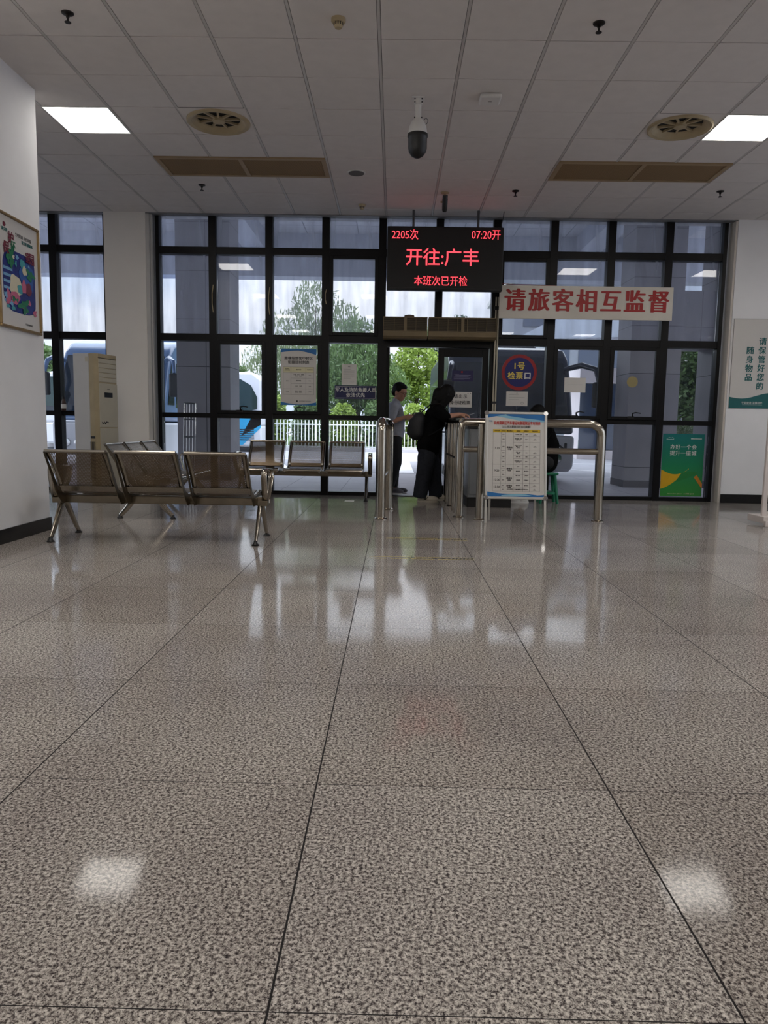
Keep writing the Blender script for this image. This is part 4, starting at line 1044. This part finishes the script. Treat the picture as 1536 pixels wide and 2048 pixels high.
# fence
WFEN = mat('white_fence_paint', (222, 226, 226), .5)
def fence():
    Y = 28.8; xa, xb = -15.0, 6.0; n = 7; L = (xb-xa)/n
    o = thing('picket_fence', (0, Y, -.03), 'long white metal picket fence across the far side of the yard', 'fence')
    for i in range(n):
        x0 = xa+i*L; m = MB(); q = int(L/.135)
        for k in range(1, q):
            x = x0+L*k/q; m.box((x-.016, -.016, .06), (x+.016, .016, 1.16)); 
        m.box((x0, -.02, .14), (x0+L, .02, .18)).box((x0, -.02, .98), (x0+L, .02, 1.02)); m.build('picket_panel', WFEN, o)
        MB().box((x0-.035, -.035, 0), (x0+.035, .035, 1.25)).build('post', WFEN, o)
fence()
struct(MB().box((-40, 29.0, -.03), (40, 60, .05)).build('verge', mat('grass_verge', (74, 96, 50), .9, var=.25, scale=2)))
struct(MB().box((-40, 28.2, -.03), (40, 28.6, .1)).build('kerb', mat('kerb_stone', (186, 184, 186), .8)))

# trees and shrubs
def leafmat(name, c, tr=.35):
    m = mat(name, c, .6, var=.35, scale=1.3); b = bs(m); t = m.node_tree
    out = [n for n in t.nodes if n.type == 'OUTPUT_MATERIAL'][0]
    src = b.inputs['Base Color'].links[0].from_socket
    tl = t.nodes.new('ShaderNodeBsdfTranslucent'); mx = t.nodes.new('ShaderNodeMixShader'); mx.inputs[0].default_value = tr
    t.links.new(src, tl.inputs[0]); t.links.new(b.outputs[0], mx.inputs[1]); t.links.new(tl.outputs[0], mx.inputs[2]); t.links.new(mx.outputs[0], out.inputs[0]); return m
LG = leafmat('leaf_green', (84, 108, 60)); LD = leafmat('leaf_dark', (50, 70, 46)); LB = leafmat('leaf_bright', (126, 148, 66)); LW = leafmat('willow_leaf', (116, 130, 96))
BARK = mat('bark', (74, 60, 50), .9, var=.3, scale=12)
def leaves(blobs, n, size, asp=.5, droop=0, rnd=None):
    rnd = rnd or random.Random(1); m = MB(); vol = [b[3]*b[4]*b[5] for b in blobs]; tot = sum(vol)
    for (cx, cy, cz, rx, ry, rz), v in zip(blobs, vol):
        for _ in range(int(n*v/tot)):
            while True:
                p = Vector((rnd.uniform(-1, 1), rnd.uniform(-1, 1), rnd.uniform(-1, 1)))
                if p.length < 1: break
            p = p.normalized()*(.35+.65*rnd.random()**.5)*1.0
            c = Vector((cx+p.x*rx, cy+p.y*ry, cz+p.z*rz))
            s = size*rnd.uniform(.6, 1.4)
            if droop and rnd.random() < droop:
                a = Vector((rnd.uniform(-.25, .25), rnd.uniform(-.25, .25), -1)).normalized()
            else: a = Vector((rnd.gauss(0, 1), rnd.gauss(0, 1), rnd.gauss(0, .6))).normalized()
            b = a.orthogonal().normalized(); b.rotate(Matrix.Rotation(rnd.uniform(0, 6.28), 3, a))
            a = a*s; b = b*s*asp
            m.quad(c-a, c+b*.9-a*.1, c+a, c-b*.9-a*.1)
    return m
def tree(name, loc, label, blobs, n, size, lm, trunk=.15, th=2.0, asp=.5, droop=0, seed=1, cat='tree', group=None):
    o = thing(name, loc, label, cat, group=group); rnd = random.Random(seed)
    m = leaves(blobs, n, size, asp, droop, rnd)
    me = m.build('foliage', lm, o)
    t = MB().tube([(0, 0, 0), (.05, 0, th*.5), (0, 0, th), (.1, 0, th*1.5)], [trunk*1.2, trunk, trunk*.85, trunk*.5], 10)
    for b in blobs: 
        t.tube([(0, 0, th*.8), (b[0]*.5, b[1]*.5, (th*.8+b[2])/2), (b[0], b[1], b[2])], [trunk*.5, trunk*.3, trunk*.12], 6)
    t.build('trunk', BARK, o, smooth=True); return o
G = 'trees beyond the fence'
def B(*a): return a
tree('willow_tree', (-3.9, 37, 0), 'tall drooping tree with hazy leaves rising behind the left windows', [B(0, 0, 6.6, 1.2, 1.4, 1.5), B(-1.3, 0, 5.2, 1.4, 1.5, 1.3), B(1.2, 0, 5.2, 1.4, 1.5, 1.7), B(-2.2, .3, 3.8, 1.5, 1.5, 1.4), B(2.2, 0, 3.8, 1.5, 1.5, 1.5), B(0, 0, 3.6, 2.2, 1.6, 1.7)], 9500, .13, LW, .2, 2.6, .25, .75, 4, group=G)
tree('leafy_tree', (-1.6, 31.9, 0), 'dense green tree behind the window with the navy plate', [B(0, 0, 3.2, 1.7, 1.5, 1.6), B(-1.1, 0, 2.3, 1.3, 1.3, 1.2), B(1, 0, 2.4, 1.3, 1.3, 1.3), B(0, 0, 4.6, 1.0, 1.0, .9)], 12000, .11, LG, .16, 1.8, .3, .5, 5, group=G)
tree('leafy_tree', (1.0, 35.6, 0), 'bright green tree seen through the open doorway', [B(0, 0, 3.9, 1.1, 1.2, 1.1), B(-.6, 0, 2.9, .9, 1, 1), B(.6, 0, 2.7, 1.0, 1, .9), B(.1, 0, 5.0, .8, .9, .7)], 5500, .1, LB, .12, 1.6, .55, 0, 6, group=G)
tree('leafy_tree', (3.0, 39.5, 0), 'darker tree between the doorway tree and the dark coach', [B(0, 0, 4, 1.4, 1.4, 1.8), B(0, 0, 2.3, 1.5, 1.4, 1.3), B(.3, 0, 5.8, 1.0, 1, .9)], 9000, .12, LD, .16, 2, .5, 0, 7, group=G)
tree('leafy_tree', (-8.0, 34, 0), 'green tree beyond the fence behind the cyan coach', [B(0, 0, 2.7, 1.6, 1.4, 1.2), B(1.6, 0, 2.0, 1.3, 1.2, 1.0), B(-1.8, 0, 2.2, 1.5, 1.4, 1.1)], 8000, .12, LG, .16, 1.6, .5, 0, 8, group=G)
tree('leafy_tree', (-17.5, 36, 0), 'round green tree beside the far left coach', [B(0, 0, 3.2, 1.8, 1.6, 1.5), B(1.8, 0, 2.2, 1.3, 1.3, 1.1)], 6000, .14, LG, .16, 1.6, .5, 0, 9, group=G)
tree('leafy_tree', (7.9, 20.5, 0), 'green tree seen between the two right columns', [B(0, 0, 2.9, .9, .9, .9), B(.2, 0, 2.0, .8, .9, .7), B(-.2, .2, 1.3, .6, .7, .5), B(.1, 0, 3.7, .7, .7, .6)], 9000, .08, LG, .09, 1.3, .5, 0, 10, group=G)
tree('leafy_tree', (11.6, 30, 0), 'dark tree far behind the last window bay', [B(0, 0, 4, 1.8, 1.5, 2), B(-1.2, 0, 2.2, 1.6, 1.4, 1.4)], 8000, .13, LD, .16, 2, .5, 0, 11, group=G)
rs = random.Random(5)
hl_ = ['pale green shrub behind the fence under the left windows', 'yellow green shrub behind the fence left of the willow trunk', 'green shrub behind the fence below the hanging timetable', 'leafy shrub behind the fence below the navy plate', 'shrub behind the fence just left of the doorway', 'bright shrub behind the fence seen past the man', 'dark shrub behind the fence right of the doorway tree', 'shrub behind the fence at far left by the coaches']
for i, (x, l) in enumerate(zip((-6.3, -4.9, -3.5, -2.1, -.7, .8, 2.4, -9.5), hl_)):
    tree('shrub', (x, 30.2+rs.uniform(-.2, .3), 0), l, [B(-.2, 0, .75, .45, .5, .65), B(.2, 0, .85, .45, .5, .75+rs.uniform(-.1, .25)), B(0, 0, 1.35+rs.uniform(-.1, .3), .5, .5, .55)], 3600, .075, (LW, LB, LG, LB, LG, LB, LD, LG)[i], .04, .4, .55, 0, 20+i, 'shrub', 'shrubs behind the fence')
tree('shrub', (6.15, 15.9, -.03), 'pale clipped shrub showing just above the green poster', [B(0, 0, .75, .45, .4, .45)], 2600, .03, LW, .02, .3, .6, 0, 40, 'shrub', None)

# building and shelter beyond the yard
def office():
    o = thing('office_building', (16, 42, 0), 'pale building with dark window bands far behind the right windows', 'building')
    wl = mat('blue_grey_wall', (112, 116, 128), .8)
    MB().box((-9.5, 0, 0), (10, 10, 9)).build('wall', wl, o)
    dg = mat('dark_band_glass', (42, 54, 76), .1, spec=.7)
    for f in range(3):
        for k in range(6): MB().box((-9+k*3.1, -.05, .9+f*2.8), (-6.4+k*3.1, 0, 2.7+f*2.8)).build('window', dg, o)
    MB().box((-9.8, -.3, 9), (10.3, 10.3, 9.3)).build('parapet', WPLASTIC, o)
office()
def lodge():
    o = thing('glazed_lodge', (10, 25, -.03), 'low building with dark glass far behind the steel rail at right', 'building')
    MB().box((-3.9, 0, 0), (5, 3, .3)).box((-3.9, 0, 2.5), (5, 3, 3.0)).box((-3.7, .15, .3), (4.9, 2.9, 2.5)).build('walls', mat('pink_grey_wall', (190, 182, 184), .8), o)
    for k in range(6): MB().box((-3.85+k*1.47, .02, .32), (-2.43+k*1.47, .1, 2.48)).build('window', mat('dark_band_glass', (42, 54, 76), .1), o)
lodge()
def shelter():
    o = thing('shelter_roof', (8, 22, 0), 'pale ribbed shelter roof behind the red lettered banner', 'shelter')
    pm = tile_mat('ribbed_panel', (206, 212, 220), (160, 168, 178), .4, 40, .02, .5, (0, 1), 0, 0, var=.03)
    MB().prism([(-4.6, 3.5), (6, 3.9), (6, 5.6), (-.5, 5.6)], 3.0, 'Y', 0).build('roof_panel', pm, o)
    for x in (-3.8, 1, 5.5): MB().box((x-.08, 1.3, 0), (x+.08, 1.5, 3.7)).build('post', ALU, o)
shelter()

# ------------------------------------------------------------------ people
SKIN = mat('skin', (176, 128, 104), .55, var=.06, scale=12); HAIR = mat('black_hair', (9, 8, 8), .6, var=.2, scale=60, spec=.2)
def capsule(m, a, b, ra, rb, seg=16, fl=None):
    """tapered limb with rounded ends"""
    a, b = Vector(a), Vector(b); d = (b-a); L = d.length or 1e-4; d.normalize()
    pts = []; rs_ = []
    for i in range(5): t = PI/2*(1-i/5); pts.append(a-d*ra*math.sin(t)); rs_.append(max(ra*math.cos(t), 1e-4))
    pts.append(a); rs_.append(ra); pts.append(b); rs_.append(rb)
    for i in range(1, 6): t = PI/2*i/5; pts.append(b+d*rb*math.sin(t)); rs_.append(max(rb*math.cos(t), 1e-4))
    m.tube(pts, rs_, seg, flat=fl); return m
def ellipsoid(m, c, r, rot=None, seg=20, rings=12):
    n0 = len(m.v); rot = rot or Matrix.Identity(3); c = Vector(c)
    for i in range(rings+1):
        th = PI*(i+.001 if i == 0 else i-.001 if i == rings else i)/rings
        for k in range(seg):
            ph = 2*PI*k/seg
            m.v.append(c+rot@Vector((r[0]*math.sin(th)*math.cos(ph), r[1]*math.sin(th)*math.sin(ph), r[2]*math.cos(th))))
    for i in range(rings):
        for k in range(seg):
            q = n0+i*seg; k2 = (k+1) % seg; m.f.append((q+k, q+seg+k, q+seg+k2, q+k2))
    m.f.append(tuple(n0+k for k in range(seg))); q = n0+rings*seg; m.f.append(tuple(q+k for k in range(seg))[::-1]); return m
def fuse(m, name, material, parent, voxel=.006, smooth_it=3, folds=0):
    """join overlapping closed volumes into one continuous skin"""
    o = m.build(name, material, None)
    r = o.modifiers.new('r', 'REMESH'); r.mode = 'VOXEL'; r.voxel_size = voxel; r.use_smooth_shade = True
    s = o.modifiers.new('s', 'SMOOTH'); s.iterations = smooth_it; s.factor = .6
    if folds:
        tx = bpy.data.textures.new(name+'_folds', 'CLOUDS'); tx.noise_scale = .11
        d = o.modifiers.new('d', 'DISPLACE'); d.texture = tx; d.strength = folds; d.mid_level = .5
    me = bpy.data.meshes.new_from_object(o.evaluated_get(bpy.context.evaluated_depsgraph_get()))
    o.modifiers.clear(); o.data = me; me.name = name; me.polygons.foreach_set('use_smooth', [True]*len(me.polygons))
    o.parent = parent; return o
def head(m, hair, c, yaw, tilt, s=1.0, long_hair=False):
    """c = centre of the skull; yaw about z with 0 facing +x; tilt > 0 looks down"""
    R = Matrix.Rotation(yaw, 3, 'Z')@Matrix.Rotation(tilt, 3, 'Y'); c = Vector(c)
    P = lambda x, y, z: c+R@Vector((x*s, y*s, z*s))
    E = lambda mm, p, r: ellipsoid(mm, P(*p), [q*s for q in r], R)
    E(m, (-.005, 0, .02), (.098, .077, .098)); E(m, (.028, 0, -.045), (.062, .06, .07)); E(m, (.045, 0, -.085), (.038, .036, .03))
    E(m, (.088, 0, -.015), (.018, .012, .026)); E(m, (.1, 0, -.03), (.014, .017, .012))
    E(m, (.08, 0, .022), (.016, .05, .011))
    E(m, (.084, 0, -.06), (.012, .024, .006)); E(m, (.082, 0, -.07), (.012, .021, .007))
    for q in (-1, 1):
        E(m, (.06, q*.04, -.02), (.026, .022, .025)); E(m, (-.005, q*.078, -.01), (.018, .01, .03)); E(m, (.076, q*.03, .005), (.012, .014, .009))
    if hair is not None:
        E(hair, (-.018, 0, .035), (.1, .085, .098)); E(hair, (.01, 0, .078), (.08, .07, .044))
        E(hair, (-.06, 0, -.015), (.055, .074, .06))
    return P, R
def hand(m, wrist, d, n, s=1.0, curl=.5, thumb=1):
    """d along the fingers, n out of the back of the hand"""
    d, n = Vector(d).normalized(), Vector(n).normalized(); n = (n-d*n.dot(d)).normalized(); sd = d.cross(n); w = Vector(wrist)
    Rm = Matrix((d, sd, n)).transposed()
    ellipsoid(m, w+d*.045*s, (.055*s, .04*s, .016*s), Rm)
    capsule(m, w-d*.01, w+d*.03*s, .024*s, .024*s, 12)
    for k, (off, L) in enumerate(((-.03, .066), (-.01, .078), (.01, .073), (.029, .058))):
        p = w+d*.088*s+sd*off*s; a = 0
        for j, f in enumerate((.45, .32, .23)):
            a += curl*(.55, .9, .7)[j]
            q = p+(d*math.cos(a)-n*math.sin(a))*L*f*s
            capsule(m, p, q, (.0095, .0085, .0075)[j]*s, (.0085, .0075, .0068)[j]*s, 10); p = q
    p = w+d*.03*s+sd*thumb*-.032*s
    q = p+(d*.75-sd*thumb*.55-n*.35).normalized()*.036*s; r = q+(d*.9-n*.35-sd*thumb*.1).normalized()*.03*s
    capsule(m, p, q, .0135*s, .0115*s, 10); capsule(m, q, r, .0115*s, .009*s, 10)
def shoe(o, p, yaw, mt, sole, L=.26, extra=None):
    R = Matrix.Translation(p)@Matrix.Rotation(yaw, 4, 'Z'); m = MB()
    ellipsoid(m, (.0, 0, .055), (.06, .042, .055)); ellipsoid(m, (.1, 0, .042), (.09, .047, .042)); ellipsoid(m, (-.03, 0, .04), (.05, .038, .045)); capsule(m, (.0, 0, .06), (.07, 0, .045), .038, .036)
    m.xf(R); sh = fuse(m, 'shoe', mt, o, .006, 2)
    pts = [(.085+.095*math.cos(a)*1.0 if math.cos(a) > 0 else .085+.17*math.cos(a), .046*math.sin(a)) for a in [2*PI*i/24 for i in range(24)]]
    MB().prism(pts, .022, 'Z', 0).xf(R).build('sole', sole, sh, smooth=True)
    if extra:
        for q in ((-.02, .05), (.03, .08), (.075, .045)):
            pass
        MB().tube([(.0, -.041, .03), (.035, -.047, .05), (.06, -.04, .068)], .004, 6).xf(R).build('stripe', extra, sh)
        MB().tube([(.04, -.047, .03), (.02, -.044, .05), (.01, -.04, .068)], .004, 6).xf(R).build('stripe', extra, sh)
    return sh

BLK = mat('black_cotton', (9, 9, 10), .9, spec=.1, var=.15, scale=30); CHAR = mat('charcoal_twill', (46, 48, 54), .9, spec=.1, var=.12, scale=40)
GREYSHIRT = mat('grey_polo', (150, 152, 160), .85, var=.06, scale=30); DKTR = mat('dark_trousers', (17, 17, 20), .8, var=.1)
BONE = mat('bone_leather', (186, 178, 162), .5, var=.08)
def woman():
    o = thing('person', (.46, 9.75, 0), 'person with long black hair in black tee and charcoal trousers, leaning on the steel barrier', 'person', group=None)
    V = lambda x, y, z: (x-.46, y-9.75, z)
    yn, yf = 9.66, 9.86
    b = MB(); 
    hp, ch, nk = V(.45, 9.76, .80), V(.53, 9.76, 1.12), V(.585, 9.76, 1.245)
    capsule(b, hp, V(.47, 9.76, .93), .1, .09); capsule(b, V(.47, 9.76, .93), ch, .1, .115); capsule(b, nk, V(.625, 9.76, 1.33), .048, .045)
    for y, kx, ax in ((yn, .41, .36), (yf, .54, .565)):
        capsule(b, V(.45, y, .78), V(kx, y, .44), .072, .055); capsule(b, V(kx, y, .44), V(ax, y, .08), .058, .038); capsule(b, V(ax, y, .06), V(ax+.1, y, .04), .035, .03)
    for y, ey, wy in ((9.6, 9.55, 9.62), (9.93, 9.96, 9.86)):
        sh, el, wr = V(.565, y, 1.205), V(.655, ey, 1.1), V(.83, wy, 1.135)
        if y > 9.8: el, wr = V(.665, ey, 1.11), V(.82, wy, 1.12)
        capsule(b, sh, el, .052, .041); capsule(b, el, wr, .04, .025)
        hand(b, wr, (1, .1 if y < 9.8 else -.15, -.05), (0, -.35 if y < 9.8 else .35, 1), 1.0, .55, 1 if y > 9.8 else -1)
    capsule(b, V(.55, 9.62, 1.2), V(.55, 9.91, 1.2), .06, .06)
    hair = MB(); P, R = head(b, hair, V(.665, 9.76, 1.385), -.1, math.radians(38), .98)
    body = fuse(b, 'body', SKIN, o, .0055, 3)
    for p, r in (((-.085, 0, -.03), (.05, .085, .09)), ((-.075, 0, -.1), (.05, .085, .085)), ((-.03, -.075, -.05), (.055, .025, .09)), ((-.03, .075, -.05), (.055, .025, .09)), ((.03, -.075, -.04), (.05, .016, .09)), ((.03, .075, -.04), (.05, .016, .09))):
        ellipsoid(hair, P(*p), r, R)
    capsule(hair, P(-.02, 0, .04), V(.52, 9.76, 1.24), .098, .062)
    capsule(hair, P(-.09, 0, -.04), V(.53, 9.76, 1.26), .075, .06); capsule(hair, V(.53, 9.76, 1.27), V(.5, 9.76, 1.17), .062, .035)
    capsule(hair, P(.02, -.07, .0), P(.05, -.078, -.15), .035, .022); capsule(hair, P(.06, -.06, .03), P(.085, -.062, -.13), .03, .02); capsule(hair, P(.07, -.03, .06), P(.09, -.05, -.02), .03, .022)
    fuse(hair, 'hair', HAIR, o, .007, 3)
    mk = MB(); ellipsoid(mk, P(.055, 0, -.062), (.05, .056, .046), R); fuse(mk, 'face_mask', BLK, o, .005, 2)
    t = MB()   # loose tee
    capsule(t, V(.46, 9.76, .72), V(.48, 9.76, .92), .16, .145); capsule(t, V(.455, 9.68, .73), V(.455, 9.84, .73), .145, .145); capsule(t, V(.45, 9.69, .68), V(.45, 9.83, .68), .13, .13); capsule(t, V(.48, 9.76, .92), V(.54, 9.76, 1.1), .145, .145)
    capsule(t, V(.545, 9.67, 1.16), V(.545, 9.86, 1.16), .105, .105); capsule(t, V(.58, 9.76, 1.23), V(.6, 9.76, 1.26), .06, .055)
    for y, y2 in ((9.6, 9.555), (9.93, 9.965)): capsule(t, V(.555, y, 1.185), V(.65, y2, 1.095), .08, .07)
    fuse(t, 'tee_shirt', BLK, o, .009, 4, .018)
    tr = MB()
    capsule(tr, V(.455, 9.72, .7), V(.455, 9.8, .7), .135, .135); capsule(tr, V(.45, 9.69, .72), V(.44, 9.67, .6), .1, .112); capsule(tr, V(.45, 9.86, .74), V(.47, 9.86, .6), .115, .115)
    tr.tube([V(.44, yn, .7), V(.43, yn, .6), V(.395, yn, .35), V(.36, yn, .12), V(.352, yn, .055)], [.11, .115, .1, .094, .098], 20)
    tr.tube([V(.47, yf, .7), V(.485, yf, .6), V(.545, yf, .35), V(.565, yf, .12), V(.565, yf, .055)], [.11, .112, .094, .088, .09], 20)
    fuse(tr, 'trousers', CHAR, o, .009, 4, .02)
    shoe(o, V(.4, yn-.02, .0), -.1, BONE, BONE, extra=BLK); shoe(o, V(.57, yf, .0), .1, BONE, BONE, extra=BLK)
    MB().tube([P(.03, -.082, -.02), P(.04, -.084, -.07), P(.02, -.08, -.12)], .002, 5).build('mask_loop', BONE, o)
woman()
def pack():
    o = thing('backpack', (.29, 9.76, .8), 'black backpack on the back of the leaning person', 'backpack')
    m = MB(); capsule(m, (0, -.06, .1), (0, .06, .1), .1, .1); capsule(m, (.0, -.06, .2), (.035, -.06, .27), .105, .085); capsule(m, (.0, .06, .2), (.035, .06, .27), .105, .085); capsule(m, (.035, -.05, .28), (.035, .05, .28), .08, .08); capsule(m, (0, -.06, .1), (0, -.06, .2), .105, .105); capsule(m, (0, .06, .1), (0, .06, .2), .105, .105)
    nyl = mat('black_nylon', (22, 23, 27), .6, var=.15, scale=25)
    fuse(m, 'main_bag', nyl, o, .008, 4, .01)
    p = MB(); capsule(p, (-.07, -.03, .1), (-.07, .03, .1), .055, .055); capsule(p, (-.07, -.03, .1), (-.065, -.03, .17), .055, .05); capsule(p, (-.07, .03, .1), (-.065, .03, .17), .055, .05); fuse(p, 'front_pocket', nyl, o, .008, 3)
    MB().tube([(.05, 0, .35), (.04, 0, .385), (.07, 0, .395), (.09, 0, .37)], .008, 8).build('grab_handle', nyl, o, smooth=True)
    for s in (-1, 1):
        MB().tube([(.06, s*.08, .35), (.17, s*.1, .455), (.29, s*.115, .47), (.39, s*.115, .4), (.42, s*.12, .3), (.36, s*.13, .18), (.2, s*.15, .08), (.06, s*.1, .02)], .016, 8, flat=(1.3, .4)).build('shoulder_strap', nyl, o, smooth=True)
    MB().tube([(-.05, -.11, .2), (-.04, -.115, .27), (.03, -.1, .34)], .003, 5).build('zip', CHROME, o)
pack()
def phone(loc, rot, label, c=(20, 20, 24)):
    o = thing('mobile_phone', loc, label, 'phone'); o.rotation_euler = rot
    MB().box((-.075, -.036, -.004), (.075, .036, .004)).build('case', mat('phone_case_%d' % c[0], c, .25), o, bevel=.003)
    MB().box((-.071, -.033, .004), (.071, .033, .0046)).build('screen', mat('phone_screen', (12, 14, 18), .08), o)
phone((.955, 9.7, 1.13), (0, math.radians(-18), .1), 'pale phone held out over the barrier by the leaning person', (150, 152, 156))
def man():
    X0, Y0, Z0 = .03, 10.95, -.02
    o = thing('person', (X0, Y0, Z0), 'person in grey short sleeved shirt and glasses, standing in the doorway with a phone', 'person')
    V = lambda x, y, z: (x-X0, y-Y0, z-Z0)
    b = MB()
    hipz = .84
    capsule(b, V(.0, 10.98, hipz), V(.01, 10.98, 1.0), .12, .11); capsule(b, V(.01, 10.98, 1.0), V(.0, 10.98, 1.18), .115, .12); capsule(b, V(.0, 10.98, 1.28), V(.04, 10.97, 1.37), .05, .05)
    capsule(b, V(-.03, 11.13, 1.26), V(.02, 10.83, 1.26), .06, .06)
    for y, kx, ax in ((10.9, .05, -.03), (11.07, .03, .02)):
        capsule(b, V(.02, y, .82), V(kx, y, .45), .085, .06); capsule(b, V(kx, y, .45), V(ax, y, .06), .06, .04); capsule(b, V(ax, y, .05), V(ax+.08, y, .02), .035, .03)
    for sy, ey, wy, ex, wx in ((10.78, 10.74, 10.78, -.05, .155), (11.16, 11.14, 10.98, .02, .2)):
        sh, el, wr = V(.0, sy, 1.25), V(ex, ey, 1.03), V(wx, wy, 1.1)
        capsule(b, sh, el, .052, .042); capsule(b, el, wr, .04, .027)
        hand(b, wr, (1, .25 if sy < 11 else -.3, .15), (0, -1 if sy < 11 else 1, .5), 1.0, .75, 1 if sy > 11 else -1)
    hair = MB(); P, R = head(b, hair, V(.075, 10.96, 1.465), -.55, math.radians(16), 1.08)
    fuse(b, 'body', SKIN, o, .0055, 3)
    fuse(hair, 'hair', HAIR, o, .006, 2)
    g = MB()
    for q in (-1, 1):
        pts = [P(.098, q*.033+.024*math.cos(a), .0+.018*math.sin(a)) for a in [2*PI*i/16 for i in range(17)]]; g.tube(pts, .0022, 6)
        g.tube([P(.096, q*.057, .004), P(.05, q*.078, .006), P(-.01, q*.084, .0)], .0022, 6)
    g.tube([P(.098, -.01, .004), P(.1, .01, .004)], .0022, 6); g.build('glasses', BLACK, o)
    t = MB()
    capsule(t, V(.01, 10.95, .86), V(.01, 11.01, .86), .135, .135); capsule(t, V(.02, 10.98, .9), V(.02, 10.98, 1.08), .14, .14); capsule(t, V(.01, 10.98, 1.08), V(.0, 10.98, 1.2), .135, .13)
    capsule(t, V(-.03, 11.1, 1.24), V(.02, 10.86, 1.24), .09, .09); capsule(t, V(.02, 10.975, 1.31), V(.025, 10.975, 1.335), .065, .062)
    for sy, ey, ex in ((10.78, 10.745, -.04), (11.16, 11.145, .02)): capsule(t, V(.0, sy, 1.24), V(ex, ey, 1.1), .078, .066)
    fuse(t, 'short_sleeved_shirt', GREYSHIRT, o, .009, 4, .014)
    MB().box((0, 0, 0), (.07, .002, .08)).xf(Matrix.Translation(V(.06, 10.845, 1.14))@Matrix.Rotation(-.5, 4, 'Z')).build('chest_pocket', GREYSHIRT, o)
    tr = MB(); capsule(tr, V(.01, 10.94, .8), V(.01, 11.02, .8), .122, .122)
    for y, kx, ax in ((10.9, .05, -.03), (11.07, .03, .02)):
        capsule(tr, V(.02, y, .78), V(kx, y, .45), .1, .078); capsule(tr, V(kx, y, .45), V(ax, y, .1), .078, .056)
    fuse(tr, 'trousers', DKTR, o, .009, 4, .012)
    GS_ = mat('grey_trainer', (86, 84, 88), .6, var=.2); SO = mat('pale_sole', (196, 194, 192), .6)
    shoe(o, V(-.03, 10.9, Z0), -.15, GS_, SO); shoe(o, V(.03, 11.07, Z0), -.1, GS_, SO)
man()
phone((.235, 10.86, 1.125), (0, math.radians(-28), -.15), 'dark phone held by the person standing in the doorway')
def sitter():
    X0, Y0 = 2.02, 9.85
    o = thing('person', (X0, Y0, 0), 'person in black sitting on a green stool, half hidden behind the timetable stand', 'person')
    V = lambda x, y, z: (x-X0, y-Y0, z)
    b = MB()
    capsule(b, V(2.02, 9.85, .52), V(2.03, 9.85, .75), .12, .11); capsule(b, V(2.03, 9.85, .75), V(1.98, 9.85, .93), .11, .11); capsule(b, V(1.96, 9.85, 1.0), V(1.92, 9.85, 1.08), .05, .047)
    capsule(b, V(1.97, 9.7, .97), V(1.97, 10.0, .97), .055, .055)
    for y in (9.76, 9.94):
        capsule(b, V(2.0, y, .52), V(1.62, y, .5), .08, .06); capsule(b, V(1.62, y, .5), V(1.68, y, .07), .055, .038); capsule(b, V(1.68, y, .05), V(1.6, y, .035), .035, .03)
    for y, s in ((9.67, 1), (10.03, -1)):
        capsule(b, V(1.97, y, .96), V(1.86, y, .74), .05, .04); capsule(b, V(1.86, y, .74), V(1.65, y+.05*s, .8), .038, .026)
        hand(b, V(1.65, y+.05*s, .8), (-1, 0, 0), (0, 0, 1), .95, .4, s)
    hair = MB(); P, R = head(b, hair, V(1.875, 9.85, 1.165), PI, math.radians(25), .92)
    fuse(b, 'body', SKIN, o, .006, 3); fuse(hair, 'hair', HAIR, o, .006, 2)
    t = MB(); capsule(t, V(2.03, 9.85, .53), V(2.04, 9.85, .76), .135, .13); capsule(t, V(2.04, 9.85, .76), V(1.98, 9.85, .94), .13, .115); capsule(t, V(1.97, 9.73, .96), V(1.97, 9.97, .96), .085, .085)
    for y in (9.67, 10.03): capsule(t, V(1.97, y, .95), V(1.88, y, .78), .072, .06)
    fuse(t, 'jacket', BLK, o, .009, 4, .014)
    tr = MB()
    for y in (9.76, 9.94): capsule(tr, V(2.0, y, .53), V(1.62, y, .5), .095, .075); capsule(tr, V(1.62, y, .5), V(1.68, y, .12), .072, .055)
    fuse(tr, 'trousers', DKTR, o, .009, 4)
    shoe(o, V(1.7, 9.76, 0), PI, WPLASTIC, WPLASTIC); shoe(o, V(1.7, 9.94, 0), PI, WPLASTIC, WPLASTIC)
    st = thing('stool', (2.04, 9.85, 0), 'green plastic stool under the seated person', 'stool'); gp_ = mat('green_plastic', (10, 112, 78), .4)
    MB().lathe([(.13, .37), (.14, .385), (.13, .4)], 24).build('seat', gp_, st, smooth=True)
    for k in range(4):
        a = PI/4+k*PI/2; c, s = math.cos(a), math.sin(a)
        MB().tube([(.1*c, .1*s, .375), (.16*c, .16*s, 0)], [.026, .02], 8).build('leg', gp_, st, smooth=True)
    MB().lathe([(.125, .12), (.135, .12), (.135, .15), (.125, .15)], 20).build('brace_ring', gp_, st)
sitter()
